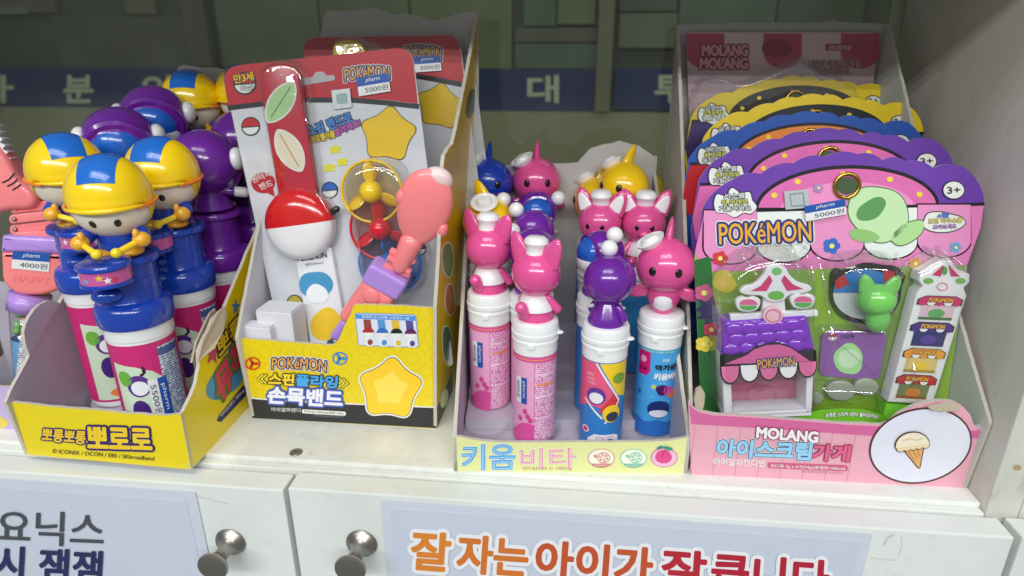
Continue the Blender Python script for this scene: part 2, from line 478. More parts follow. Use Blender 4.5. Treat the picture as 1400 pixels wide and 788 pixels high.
# screw cap in the shelf
p = atZ(405, 619, SH)
lathe('screw_cap', [(0, .0011), (.003, .0012), (.0042, .0009), (.0047, .0003), (.0047, 0)], mat('tarnished_screw', (140, 136, 126), .35, .2, 500, metal=.8), cab, 24, Matrix.Translation(p), local=False)
box('screw_slot', p.x - .003, p.x + .003, p.y - .0005, p.y + .0005, SH + .0010, SH + .00135, ink((60, 56, 50)), cab, 0)
# scuffs on the front of the doors and shelf
SCUFF = mat('scuff', (206, 207, 200), .6, .3, 300)
for a, b, c in (((728, 672), (744, 677), (767, 687)),):
    pass
stroke('scuff_mark', DP, [(262, 673), (275, 680), (292, 684), (312, 689)], 1.3, SCUFF, DOORS[0], 2)
stroke('scuff_mark', DP, [(1208, 745), (1214, 735), (1222, 731)], 3, SCUFF, DOORS[1], 2)
stroke('scuff_mark', DP, [(1190, 762), (1212, 765), (1226, 766)], 1.2, SCUFF, DOORS[1], 2)
stroke('scuff_mark', DP, [(1232, 733), (1233, 748), (1228, 762)], .8, SCUFF, DOORS[1], 2)
SP = Plane((0, YS - .006, 0), (0, -1, 0))
patch('stain', Plane((0, YS - .0056, 0), (0, -1, 0)), ell(1390, 639, 6, 4), mat('stain', (176, 150, 104), .6, .3, 400), cab, 3)

# signs on the doors
def door_sign(name, label, di, x0, x1, z1, rim, lines):
    s = thing(name, label, 'sign', (x0, 0, -.28))
    paper = mat('lavender_paper', (200, 206, 222), .5, .02, 60)
    film = mat('laminate_edge', (206, 212, 226), .25, .02, 60, coat=.4)
    n = (0, -1, 0)
    slab('laminate', [(x0, -.0010, -.28), (x1, -.0010, -.28), (x1, -.0010, z1), (x0, -.0010, z1)], n, .0004, film, s)
    pp = slab('sheet', [(x0 + rim, -.0013, -.27), (x1 - rim, -.0013, -.27), (x1 - rim, -.0013, z1 - rim), (x0 + rim, -.0013, z1 - rim)], n, .0002, paper, s)
    pl = Plane((0, -.0014, 0), n)
    for a in lines: lettering(pl, *a[:4], a[4], pp, 5, a[5], a[6], a[7])
    return s
wht = ink((236, 236, 240))
g0, g1 = DP.hit(268, 671), DP.hit(283, 741)
door_sign('door_sign', 'lavender paper sign with grey and navy Korean lettering on the left door', 0, -.45, DP.hit(268, 672).x, DP.hit(268, 672).z, .008,
          [('요닉스', (-4, 742), (141, 748), 46, ink((74, 76, 84)), .012, None, .05), ('시 잼잼', (-6, 790), (138, 798), 44, ink((36, 40, 92)), .03, None, .05)])
q0, q1 = DP.hit(521, 683), DP.hit(1192, 729)
s2 = door_sign('door_sign', 'pale blue laminated sign with orange and red Korean lettering on the middle door', 1, q0.x, q1.x, (q0.z + q1.z) / 2, .006, [])
pl = Plane((0, -.0014, 0), (0, -1, 0))
par = [c for c in s2.children if c.name.startswith('sheet')][0]
slope = .072
def lrow(t, x0, x1, col):
    y0 = 776 + (x0 - 562) * slope
    lettering(pl, t, (x0, y0), (x1, y0 + (x1 - x0) * slope), 50, ink(col), par, 6, .035, wht, .13)
lrow('잘', 562, 613, (222, 132, 44)); lrow('자는', 625, 719, (214, 118, 44)); lrow('아이가', 732, 889, (198, 84, 44)); lrow('잘', 904, 962, (186, 36, 52)); lrow('큽니다', 972, 1130, (180, 28, 56))

# ------------------------------------------------------------------ window glass and the shop front across the passage
gl = box('window_glass', -1.2, XR - .001, YB, YB + .005, SH + .001, .35, GLASS, None, 0)
tagm(gl, 'clear greenish window glass behind the shelf', 'window')
FY = 2.3
FP = Plane((0, FY, 0), (0, -1, 0))
fr = thing('shop_front', 'dim shop front across the passage with navy letter band and green posters', 'building', (0, FY, -1.0))
def fpatch(name, x0, y0, x1, y1, c, depth, parent=fr, rough=.6, var=.25, scale=3):
    ym = max(20, min(122, (y0 + y1) / 2)); a, b = FP.hit(x0, y1), FP.hit(x1, y0); a.x, b.x = FP.hit(x0, ym).x, FP.hit(x1, ym).x
    return box(name, a.x, b.x, FY - depth, FY + .02 - depth * .5, a.z, b.z, mat('front_%d_%d_%d' % c, c, rough, var, scale), parent, .003)
bw = box('wall', -3.4, 3.4, FY + .03, FY + .1, -1.0, 1.6, mat('front_back', (84, 87, 76), .7, .3, 2), fr, 0)
bwl = box('lower_wall', -3.4, 3.4, FY - .03, FY + .03, -1.0, FP.hit(700, 152).z, mat('front_base', (150, 148, 116), .7, .15, 2), fr, .004)
NAVY = (30, 44, 104)
band = fpatch('letter_band', -120, 95, 815, 150, NAVY, .01, var=.12)
band2 = fpatch('letter_band', 840, 95, 1400, 150, NAVY, .012, var=.12)
BP = Plane((0, FY - .014, 0), (0, -1, 0))
pale = mat('pale_letter', (206, 208, 186), .6, .05, 5)
for t, x0, x1, b_ in (('아', -42, 18, band), ('분', 88, 127, band), ('양', 196, 240, band), ('대', 722, 763, band), ('투', 896, 938, band2), ('자', 1010, 1052, band2)):
    lettering(BP, t, (x0, 140), (x1, 140), 36, pale, b_, 8, .03)
for x0, x1, c in ((817, 838, (124, 122, 96)), (262, 292, (86, 88, 76)), (-60, -20, (86, 88, 76))):
    fpatch('mullion', x0, -60, x1, 152, c, .05)
for x0, y0, x1, y1, c in ((-15, -60, 80, 18, (96, 74, 68)), (0, 10, 40, 20, (118, 140, 122)), (175, -40, 215, 20, (120, 120, 86)), (80, 22, 258, 93, (70, 76, 66)),
                          (296, -60, 436, 94, (112, 124, 96)), (438, -60, 560, 94, (106, 122, 88)), (562, -60, 700, 94, (122, 134, 84)), (716, -60, 760, 36, (74, 118, 94)), (762, -60, 814, 34, (128, 136, 88)),
                          (704, 60, 816, 94, (78, 112, 96)), (704, 38, 816, 58, (92, 94, 80)), (846, -60, 925, 16, (76, 88, 76)), (846, 18, 925, 66, (116, 124, 94)), (928, -40, 1060, 40, (90, 114, 98)), (1062, -60, 1180, 90, (80, 88, 78))):
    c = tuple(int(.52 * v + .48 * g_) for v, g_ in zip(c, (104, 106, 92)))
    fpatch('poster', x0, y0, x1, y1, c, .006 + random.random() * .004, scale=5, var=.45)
gf = box('passage_floor', -3.4, 3.4, YB + .05, FY + .1, -1.03, -1.0, mat('passage_floor', (120, 120, 104), .5, .1, 3), None, 0)
gf['kind'] = 'structure'

# ================================================================== display cartons
def carton(name, label, loc, ang=0):
    return thing(name, label, 'display box', loc)
TH = .0026
def wall3(name, pts, outward, outer, inner, parent, t=TH):
    # worn, hand-torn upper edges: short steps that wander by a fraction of a millimetre
    r = random.Random(len(pts) * 7 + int(abs(Vector(pts[0]).x) * 1e4)); q = []; n_ = Vector(outward).normalized()
    for i in range(len(pts)):
        a, b = Vector(pts[i]), Vector(pts[(i + 1) % len(pts)]); q.append(a); d = b - a; k = int(d.length / .0028)
        if k < 2 or max(a.z, b.z) < SH + .003 or (min(a.z, b.z) < SH + .003 and abs(d.normalized().z) > .9): continue
        e = n_.cross(d).normalized(); w_ = 0
        for j in range(1, k):
            w_ = .6 * w_ + r.uniform(-.00032, .00032); q.append(a.lerp(b, j / k) + e * w_)
    pts = q
    return slab(name, pts, outward, t, outer, parent, inner, CARD_EDGE)

# ---- yellow carton at the left
YEL = mat('yellow_print', (238, 214, 18), .34, .03, 40, coat=.25)
YEL2 = mat('yellow_print_patterned', (236, 210, 24), .34, .05, 30, coat=.25)
def ringprint(m, c2):
    """faint printed ring pattern on a carton"""
    nt = m.node_tree; b = nt.nodes['Principled BSDF']; L = nt.links.new
    tc = nt.nodes.new('ShaderNodeTexCoord'); vo = nt.nodes.new('ShaderNodeTexVoronoi'); vo.inputs['Scale'].default_value = 52; vo.inputs['Randomness'].default_value = .25
    L(tc.outputs['Object'], vo.inputs['Vector'])
    mu = nt.nodes.new('ShaderNodeMath'); mu.operation = 'MULTIPLY'; mu.inputs[1].default_value = 26
    sn = nt.nodes.new('ShaderNodeMath'); sn.operation = 'SINE'
    gt = nt.nodes.new('ShaderNodeMath'); gt.operation = 'GREATER_THAN'; gt.inputs[1].default_value = .9
    L(vo.outputs['Distance'], mu.inputs[0]); L(mu.outputs[0], sn.inputs[0]); L(sn.outputs[0], gt.inputs[0])
    src = b.inputs['Base Color'].links[0].from_socket
    mx = nt.nodes.new('ShaderNodeMix'); mx.data_type = 'RGBA'; mx.inputs[7].default_value = lin(c2)
    ml = nt.nodes.new('ShaderNodeMath'); ml.operation = 'MULTIPLY'; ml.inputs[1].default_value = .7; L(gt.outputs[0], ml.inputs[0])
    L(ml.outputs[0], mx.inputs[0]); L(src, mx.inputs[6]); L(mx.outputs[2], b.inputs['Base Color'])
ringprint(YEL2, (222, 190, 16))
LFL, LFR, LBR, LBL = Vector((-.207, .0125, SH)), Vector((-.0742, .0078, SH)), Vector((-.0755, .264, SH)), Vector((-.209, .266, SH))
lb = carton('display_box', 'bright yellow carton with purple Korean lettering holding the drummer toys', LFL)
eL = (LFR - LFL).normalized(); nL = Vector((eL.y, -eL.x, 0))
LP = Plane(LFL, nL)
ptsL = [LFL, LFR] + [LP.hit(*q) for q in [(247, 567), (225, 568.5), (180, 566), (120, 560.5), (60, 555), (30, 551.5), (4, 549)]]
lfp = wall3('front_panel', ptsL, nL, YEL, INNER_LAV, lb)
RPl = Plane(LFR, (1, 0.004, 0))
rp = [(247, 568), (252, 561), (262, 541), (269, 522), (273, 500), (272, 480), (279, 464), (287, 449), (292, 436), (300, 428), (307, 423), (317, 398), (329, 369), (341, 340), (350, 320)]
lrp = wall3('side_panel', [LFR, LBR, LBR + Vector((0, 0, .235))] + [RPl.hit(*q) for q in rp][::-1], (1, 0, 0), YEL, INNER_LAV, lb)
LPl = Plane(LFL, (1, 0, 0))
lp = [(4, 550), (10, 536), (17, 522), (27, 504), (36, 486), (33, 477), (30, 467), (28.5, 453), (31, 443), (36, 433), (43, 423), (51, 416), (60, 411.5), (69, 411), (78, 415), (88, 398), (98, 380)]
wall3('side_panel', [LFL, LBL, LBL + Vector((0, 0, .2))] + [LPl.hit(*q) for q in lp][::-1], (-1, 0, 0), YEL, INNER_LAV, lb)
LB = Plane(LBL, (0, -1, 0))
wall3('back_panel', [LBL, LBR] + [Vector((LBR.x, LBR.y, .25))] + [LB.hit(*q) for q in [(330, 108), (312, 96), (298, 93), (274, 92), (252, 89), (246, 92), (240, 104), (236, 122)]] + [Vector((LBL.x, LBL.y, .19))], (0, 1, 0), YEL, INNER_WHITE, lb)
slab('base_panel', [LFL + Vector((.003, .003, .0005)), LFR + Vector((-.003, .003, .0005)), LBR + Vector((-.003, -.003, .0005)), LBL + Vector((.003, -.003, .0005))], (0, 0, 1), .0004, INNER_LAV, lb)
# folded, torn flap on the right wall
fl = [RPl.hit(*q) for q in [(273, 494), (279, 466), (288, 446), (297, 427), (304, 420), (306, 430), (300, 452), (286, 476)]]
slab('torn_flap', [p + Vector((.0015 + .006 * i / 8, -.004, .002)) for i, p in enumerate(fl)], (.9, -.3, .2), .0025, mat('kraft', (186, 170, 146), .85, .1, 300), lb, None, CARD_TORN)
slab('torn_flap', [p + Vector((-.004, -.003, .0)) for i, p in enumerate(fl)], (.9, -.3, .2), .0022, mat('kraft', (186, 170, 146), .85, .1, 300), lb, None, CARD_TORN)
PURP, YELT = ink((52, 26, 104)), ink((244, 206, 40))
lettering(LP, '뽀롱뽀롱', (58, 602), (117, 607), 17, YELT, lfp, 4, .03, PURP, .12)
lettering(LP, '뽀로로', (122, 611), (208, 613.5), 27, YELT, lfp, 5, .04, PURP, .12, tl=(120, 584))
lettering(LP, '© ICONIX / OCON / EBS / SKbroadband', (72, 619), (211, 629.5), 5.6, ink((40, 40, 60)), lfp, 3, .008)
for cx, cy, r, c in ((310, 515, 26, (70, 150, 200)), (322, 480, 14, (90, 190, 220))):
    patch('printed_splash', RPl, blob(cx, cy, r * .75, r * 1.4, int(cx), .09, rot=.5), ink(c), lrp, 1)
star = []
for i in range(10): a = -PI / 2 + i * PI / 5; r = 15 if i % 2 == 0 else 6.5; star.append((290 + r * .75 * math.cos(a), 484 + r * 1.15 * math.sin(a)))
patch('printed_star', RPl, star, ink((196, 60, 110)), lrp, 2)
star2 = [(x + 33, y - 64) for x, y in star]
patch('printed_star', RPl, [(322 + (x - 323) * .55, 420 + (y - 420) * .7) for x, y in star2], ink((60, 130, 200)), lrp, 2)
lettering(RPl, '뽀롱', (300, 490), (332, 452), 1, YELT, lrp, 5, .03, ink((30, 24, 50)), .12, tl=(294, 468))
lettering(RPl, '뮤직', (300, 552), (337, 494), 1, ink((214, 56, 96)), lrp, 5, .05, ink((90, 120, 40)), .13, tl=(292, 514))
patch('printed_bar', RPl, [(296, 576), (300, 567), (332, 527), (337, 532), (336, 541), (302, 577)], ink((40, 34, 96)), lrp, 2)
lettering(RPl, '비타민캔디 300mg', (303, 571), (334, 535), 1, wht, lrp, 3, .01, tl=(300, 567))

# ---- yellow and black carton, second from left
PFL, PFR = Vector((-.0642, .077, SH)), Vector((.0885, .077, SH))
PBL, PBR = Vector((-.066, .204, SH)), Vector((.0905, .204, SH))
pb = carton('display_box', 'yellow carton with black foot and stepped front holding the wrist band cards', PFL)
PP = Plane(PFL, (0, -1, 0))
pf = [(325, 463), (345, 464), (380, 467), (420, 470), (455, 472), (462, 466), (474, 440), (484, 417), (520, 417), (560, 419), (597, 421)]
pfp = wall3('front_panel', [PFL, PFR] + [PP.hit(*q) for q in pf][::-1], (0, -1, 0), YEL2, INNER_WHITE, pb)
PR_ = plane3(PFR, (.0895, .140, SH), (.108, .2, .311))
pr_px = [(597, 421), (601, 360), (603, 310), (605, 262), (606, 232), (608, 213), (613, 204), (619, 198), (624, 178), (633, 132), (644, 76), (654, 20)]
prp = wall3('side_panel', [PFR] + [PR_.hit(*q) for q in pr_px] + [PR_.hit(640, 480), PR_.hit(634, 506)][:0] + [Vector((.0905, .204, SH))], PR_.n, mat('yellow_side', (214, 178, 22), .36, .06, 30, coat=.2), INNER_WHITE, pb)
PLp = Plane(PFL, (1, 0, 0))
wall3('side_panel', [PFL, PBL, PBL + Vector((0, 0, .23))] + [PLp.hit(*q) for q in [(321, 462), (328, 425), (338, 375), (349, 319)]][::-1], (-1, 0, 0), YEL2, INNER_WHITE, pb)
PB = Plane((0, .2045, 0), (0, -1, 0))
wall3('back_panel', [PBL, PBR + Vector((.012, 0, 0))] + [PB.hit(*q) for q in [(655, 19), (640, 16), (626, 19), (614, 24), (600, 29), (588, 28), (572, 22), (556, 19), (540, 20), (520, 13), (508, 11), (490, 15), (470, 16), (448, 15), (443, 30), (438, 60), (426, 90)]], (0, 1, 0), INNER_GREY, INNER_GREY, pb)
slab('base_panel', [PFL + Vector((.003, .003, .0005)), PFR + Vector((-.003, .003, .0005)), PBR + Vector((-.003, -.003, .0005)), PBL + Vector((.003, -.003, .0005))], (0, 0, 1), .0004, INNER_WHITE, pb)
BLK, WH = ink((38, 38, 42)), ink((236, 236, 232))
patch('printed_foot', PP, [(339.8, 544.5), (400, 549.5), (500, 553.5), (597, 557.6), (597, 585.6), (345.2, 571.6)], BLK, pfp, 1)
stroke('printed_line', PP, [(340, 544), (400, 549), (500, 553), (597, 557)], 1.8, WH, pfp, 2)
PSB = Plane(PR_.p, PR_.n)
patch('printed_foot', PSB, [(597.4, 558), (605, 541), (618, 509), (618.5, 534), (598, 585)], BLK, prp, 1)
patch('printed_disc', PSB, ell(607, 545, 5, 13, rot=.2), WH, prp, 2)
for cx, cy, rx, ry, c in ((612, 355, 7, 24, (120, 150, 90)), (615, 410, 6, 22, (196, 120, 90)), (611, 470, 6, 24, (70, 120, 120))):
    patch('printed_leaf', PSB, blob(cx, cy, rx + 1.5, ry + 2, int(cy), .06), WH, prp, 1)
    patch('printed_leaf', PSB, blob(cx, cy, rx, ry, int(cy), .06), ink(c), prp, 2)
patch('printed_scribble', PSB, blob(646, 140, 7, 24, 3, .12, rot=.3), ink((90, 84, 50)), prp, 1)
GOLD, NAVYI = ink((240, 176, 58)), ink((44, 54, 120))
def logo(pl, bl, br, h, parent, lay=6, arch=.18, tl=None, wh=True):
    lettering(pl, 'POKéMON', bl, br, h, GOLD, parent, lay, .008, NAVYI, .085, arch=arch, tl=tl, o2=WH if wh else None, ow2=.125)
logo(PP, (372, 504.5), (446, 508.5), 15, pfp)
lettering(PP, '스핀', (368, 525), (402, 526.5), 15.5, ink((250, 214, 40)), pfp, 6, .045, BLK, .13)
lettering(PP, '플라잉', (405, 527), (461, 530), 15.5, ink((70, 168, 236)), pfp, 6, .045, BLK, .13)
lettering(PP, '《', (352, 523.5), (365, 524), 12, ink((246, 226, 60)), pfp, 5, .03, BLK, .1)
lettering(PP, '》', (463, 529), (476, 530), 12, ink((246, 226, 60)), pfp, 5, .03, BLK, .1)
lettering(PP, '손목밴드', (367, 550), (468, 556), 22, ink((238, 238, 246)), pfp, 8, .045, ink((86, 96, 196)), .11, o2=ink((44, 84, 150)), ow2=.16)
lettering(PP, '아이알파캔디', (371, 562), (411, 563.5), 5.5, WH, pfp, 4, .01)
patch('printed_pill', PP, rquad([(413, 559.5), (473, 563), (473, 568.5), (413, 565)], 2.6), WH, pfp, 2)
lettering(PP, '캔디류 9g x 6개입(54g) 총열량 168kcal', (416, 564), (470, 567.2), 3.2, BLK, pfp, 3, .01)
lettering(PP, '합성착향료(딸기향) 0.2% 함유', (430, 569.5), (470, 571.8), 2.6, ink((150, 150, 150)), pfp, 3, 0)
# plain yellow stand-in shape where the carton carries a printed figure
def rstar(cx, cy, R, k=.62, n=5, rot=0, sy=1):
    return rquad([(cx + (R if i % 2 == 0 else R * k) * math.cos(rot - PI / 2 + i * PI / n), cy + sy * (R if i % 2 == 0 else R * k) * math.sin(rot - PI / 2 + i * PI / n)) for i in range(2 * n)], R * .3, 5)
fig = rstar(534, 531, 49, .66, 5, .08, .98)
patch('printed_shape', PP, grow(fig, 3), WH, pfp, 4); patch('printed_shape', PP, grow(fig, .8), BLK, pfp, 5); patch('printed_shape', PP, fig, ink((250, 206, 44)), pfp, 6); patch('printed_shape', PP, rstar(534, 531, 27, .66, 5, .08, .98), ink((252, 222, 90)), pfp, 7)
for cx, cy, c in ((346, 497, (214, 60, 30)), (465, 490, (50, 140, 210))):
    stroke('printed_ring', PP, ell(cx, cy, 9.5, 8, 24), 2, ink(c), pfp, 3, True)
    for a in (0, 2.1, 4.2): patch('printed_blade', PP, ell(cx + 4 * math.cos(a), cy + 3.5 * math.sin(a), 4.4, 2.2, 14, rot=a), ink(c), pfp, 3)
# printed panel of four bands
pn = rquad([(486, 428.5), (568, 431), (572, 474.5), (491, 471.5)], 4)
patch('printed_panel', PP, grow(pn, 1), ink((90, 150, 220)), pfp, 2); patch('printed_panel', PP, pn, ink((224, 226, 236)), pfp, 3)
patch('printed_panel', PP, [(486.5, 429.5), (567.5, 432), (568.5, 438.5), (487, 435.5)], ink((74, 148, 226)), pfp, 4)
lettering(PP, '포켓몬 몬스터별 스핀밴드 4종', (495, 434.2), (560, 437), 3.6, WH, pfp, 5, .015)
for k, (c1, c2) in enumerate((((176, 44, 50), (150, 70, 60)), ((50, 110, 196), (80, 150, 210)), ((30, 30, 34), (226, 186, 50)), ((96, 34, 90), (90, 76, 150)))):
    x = 502 + k * 19.2; y = 436.4 + k * .6
    patch('printed_band', PP, [(x - 4.5, y), (x + 5, y + .3), (x + 8.5, y + 37), (x - .5, y + 36.6)], ink((236, 236, 240)), pfp, 4)
    patch('printed_band', PP, [(x - 5, y), (x + 5, y + .3), (x + 6.5, y + 13), (x - 3.5, y + 12.6)], ink(c2), pfp, 5)
    patch('printed_dial', PP, ell(x + 2, y + 18, 8, 7, 24, 0, PI, 2 * PI), ink(c1), pfp, 6)
    patch('printed_dial', PP, ell(x + 2, y + 18, 8, 6, 24, 0, 0, PI), WH, pfp, 6)
    patch('printed_spot', PP, ell(x + 4.5, y + 31, 3.5, 4, 14), ink(c2), pfp, 6)

# ---- low pale green carton, third
KFL, KFR = Vector((.112, .0252, SH)), Vector((.276, .0392, SH))
eK = (KFR - KFL).normalized(); dK = Vector((-eK.y, eK.x, 0)); nK = -dK
KBL, KBR = KFL + dK * .188, KFR + dK * .188
kb = carton('display_box', 'low pale green carton with blue and pink Korean lettering holding the slim tubes', KFL)
KP = Plane(KFL, nK)
LIME = mat('lime_print', (228, 230, 160), .38, .03, 40, coat=.2)
kf = [(622, 597), (640, 600.5), (668, 604), (700, 605.5), (740, 606), (790, 605), (840, 604.5), (880, 604), (912, 603), (932, 600.5), (941, 598)]
rr = random.Random(4)
kfp = wall3('front_panel', [KFL, KFR] + [KP.hit(x, y + rr.uniform(-.7, .7)) for x, y in kf][::-1], nK, LIME, INNER_WHITE, kb)
up = Vector((0, 0, 1))
wall3('side_panel', [KFL, KBL] + jag(KBL + up * .181, KFL + up * .028, 14, Vector((0, 0, .0006)), 5), -eK, LIME, INNER_LAV, kb)
wall3('side_panel', [KFR, KBR] + jag(KBR + up * .181, KFR + dK * .07 + up * .085, 10, Vector((0, 0, .0006)), 6) + jag(KFR + dK * .07 + up * .085, KFR + up * .029, 6, Vector((0, 0, .0006)), 7)[1:], eK, LIME, INNER_LAV, kb)
KB = Plane(KBL, nK)
kbp = [(632, 234), (655, 229), (700, 226), (745, 224), (783, 222), (790, 221), (797, 213), (806, 203), (820, 199), (836, 196), (846, 192), (858, 195), (872, 198), (884, 206), (893, 214), (898, 213)]
wall3('back_panel', [KBR, KBL] + [KB.hit(x, y + rr.uniform(-.8, .8)) for x, y in kbp], dK, INNER_WHITE, INNER_GREY, kb)
slab('base_panel', [KFL + (eK + dK) * .003 + up * .0005, KFR + (dK - eK) * .003 + up * .0005, KBR - (eK + dK) * .003 + up * .0005, KBL + (eK - dK) * .003 + up * .0005], (0, 0, 1), .0004, INNER_LAV, kb)
SKY, ROSE = ink((84, 160, 222)), ink((226, 148, 166))
lettering(KP, '키움', (632, 642), (704, 641), 33, SKY, kfp, 4, .03, ink((250, 250, 236)), .05, tl=(632, 608))
lettering(KP, '비타', (711, 640), (787, 639), 31, ROSE, kfp, 4, .02, ink((250, 244, 236)), .05, tl=(711, 613))
lettering(KP, '키움', (632, 642), (704, 641), 33, ink((150, 205, 240)), kfp, 6, -.012, tl=(632, 608))
lettering(KP, '비타', (711, 640), (787, 639), 31, ink((244, 196, 204)), kfp, 6, -.014, tl=(711, 613))
lettering(KP, 'VITAMIN C 100mg', (714, 643.5), (782, 643), 5.2, ink((196, 140, 140)), kfp, 4, .006)
def slice_badge(cx, cy, c, lc):
    patch('printed_badge', KP, ell(cx, cy, 18.5, 13), ink(c), kfp, 2); patch('printed_badge', KP, ell(cx, cy - .3, 17, 11.8), ink((246, 244, 226)), kfp, 3)
    stroke('printed_slice', KP, ell(cx + 3, cy - 1, 8.5, 7, 28), 1.4, ink(c), kfp, 4, True)
    for k in range(6):
        a = k * PI / 3 + .3
        patch('printed_slice', KP, [(cx + 3 + 1.2 * math.cos(a), cy - 1 + math.sin(a)), (cx + 3 + 6.6 * math.cos(a - .38), cy - 1 + 5.6 * math.sin(a - .38)), (cx + 3 + 6.9 * math.cos(a), cy - 1 + 5.9 * math.sin(a)), (cx + 3 + 6.6 * math.cos(a + .38), cy - 1 + 5.6 * math.sin(a + .38))], ink(c), kfp, 4)
    patch('printed_drop', KP, ell(cx - 8, cy - 3, 3, 2.4, 16, .6), ink(c), kfp, 4)
    patch('printed_banner', KP, [(cx - 14.5, cy + 7), (cx + 14.5, cy + 7), (cx + 9.5, cy + 11.3), (cx, cy + 12.6), (cx - 9.5, cy + 11.3)], ink(lc), kfp, 4)
    lettering(KP, 'VITAMIN C', (cx - 10.5, cy + 10.4), (cx + 10.5, cy + 10.4), 2.6, WH, kfp, 5, .01)
slice_badge(822, 626.5, (224, 150, 150), (206, 110, 110)); slice_badge(866, 626.5, (150, 206, 186), (110, 180, 160))
patch('printed_badge', KP, ell(908, 625.5, 18.5, 13.5), ink((222, 130, 176)), kfp, 2); patch('printed_badge', KP, ell(908, 625.5, 17, 12.2), ink((240, 190, 214)), kfp, 3)
patch('printed_peach', KP, blob(907, 624, 11, 9.6, 8, .03), ink((226, 70, 140)), kfp, 4)
stroke('printed_peach_line', KP, [(909, 615), (905.5, 620), (905.5, 627)], 1, ink((180, 40, 110)), kfp, 5)
patch('printed_leaf', KP, ell(913, 612.5, 7, 2.6, 20, .25), ink((60, 150, 120)), kfp, 5); patch('printed_leaf', KP, ell(902, 611.5, 5, 2, 20, -.4), ink((60, 130, 150)), kfp, 5)

# ---- pink carton at the right
MFL, MFR = Vector((.279, .0385, SH)), Vector((.4635, .0425, SH))
MBL, MBR = Vector((.2705, .243, SH)), Vector((.437, .243, SH))
mb = carton('display_box', 'pink striped carton with white rounded print holding the scalloped toy cards', MFL)
eM = (MFR - MFL).normalized(); nM = Vector((eM.y, -eM.x, 0))
MP = Plane(MFL, nM)
PINK = mat('pink_print', (232, 168, 186), .36, .03, 40, coat=.2)
mf = [(941, 548), (946, 556), (954, 562), (975, 566), (1010, 568), (1060, 571), (1110, 575), (1160, 579), (1205, 581), (1216, 577), (1228, 566), (1244, 557), (1262, 551), (1282, 548), (1302, 549), (1318, 557), (1328, 570), (1334, 585), (1345, 583), (1357, 579)]
mfp = wall3('front_panel', [MFL, MFR] + [MP.hit(x, y + rr.uniform(-.6, .6)) for x, y in mf][::-1], nM, PINK, INNER_WHITE, mb)
MR_ = plane3(MFR, MFR + up * .05, MBR)
mr_px = [(1357, 579), (1354, 566), (1346, 540), (1330, 486), (1313, 428), (1297, 372), (1283, 316), (1266, 242), (1250, 172), (1236, 110), (1224, 62), (1217, 34)]
wall3('side_panel', [MFR] + [MR_.hit(*q) for q in mr_px] + [MBR], Vector((1, .14, 0)), PINK, mat('ribbed_inside', (196, 200, 196), .6, .05, 30, bump=.1), mb)
ML_ = Plane(MFL, (1, .044, 0))
wall3('side_panel', [MFL] + [ML_.hit(*q) for q in [(942, 548), (939, 440), (934, 300), (930, 180), (925, 36)]] + [MBL], (-1, 0, 0), INNER_GREY, INNER_GREY, mb)
MB_ = Plane((0, .2432, 0), (0, -1, 0))
wall3('back_panel', [MBL, MBR] + [MB_.hit(*q) for q in [(1217, 34), (1190, 32), (1150, 31), (1138, 28), (1120, 32), (1040, 32), (980, 33), (925, 35)]], (0, 1, 0), INNER_GREY, INNER_GREY, mb)
slab('base_panel', [MFL + Vector((.003, .003, .0005)), MFR + Vector((-.003, .003, .0005)), MBR + Vector((-.003, -.003, .0005)), MBL + Vector((.003, -.003, .0005))], (0, 0, 1), .0004, INNER_WHITE, mb)
slab('torn_flap', [MP.hit(x, y, .003) for x, y in [(1264, 552), (1276, 549), (1290, 546), (1304, 549), (1312, 553), (1306, 558), (1288, 560), (1272, 558)]], nM + up * .8, .0014, CARD_TORN, mb)
slab('torn_flap', [MP.hit(x, y, .001) - nM * .006 for x, y in [(953, 566), (951, 552), (954, 540), (961, 536), (966, 544), (965, 558), (962, 568)]], nM, .004, CARD_TORN, mb)
DPK = ink((214, 104, 158))
patch('printed_band', MP, [(942, 553.5), (948, 559), (956, 564), (975, 568), (1010, 570), (1060, 573), (1110, 577), (1160, 581), (1205, 583), (1334, 589), (1345, 586), (1356, 582), (1350, 600), (1205, 597), (1060, 587), (945, 580)], DPK, mfp, 1)
for k in range(13):
    x = 950 + k * 31.5; y0 = 582 + (x - 945) * .047; y1 = 648 + (x - 945) * .047
    xb = x - (x - 700) * .028
    if not 1190 < x < 1330: stroke('printed_line', MP, [(x, y0), (xb, y1)], .9, ink((214, 140, 164)), mfp, 1)
lettering(MP, 'MOLANG', (1034, 597.5), (1117, 604.5), 14, ink((240, 236, 240)), mfp, 5, .05, ink((150, 60, 90)), .12)
lettering(MP, '아이스크림', (979, 623), (1107, 628), 23, ink((150, 206, 240)), mfp, 6, .05, ink((70, 60, 110)), .09, tl=(982, 600), o2=WH, ow2=.12)
lettering(MP, '가게', (1110, 628), (1162, 630), 21, ink((226, 96, 140)), mfp, 6, .05, ink((130, 40, 70)), .1, shear=.1)
lettering(MP, '아이알파캔디빈', (975, 635.5), (1045, 638), 10, WH, mfp, 4, .02)
patch('printed_pill', MP, rquad([(1049, 632), (1159, 636), (1159, 644.5), (1049, 640)], 4), ink((206, 90, 130)), mfp, 2)
lettering(MP, '캔디류 9g x 6개(54g)(총열량168kcal)', (1053, 639), (1155, 643), 5, WH, mfp, 4, .015)
lettering(MP, '합성착향료(딸기향 0.2% 함유)', (1096, 646.5), (1152, 648.5), 3.6, ink((170, 110, 130)), mfp, 3, 0)
wb = ell(1258, 609, 70, 50, 60, -.22)
patch('printed_shape', MP, grow(wb, 1.2), ink((84, 48, 44)), mfp, 3); patch('printed_shape', MP, grow(wb, -1.4), ink((226, 226, 240)), mfp, 4)
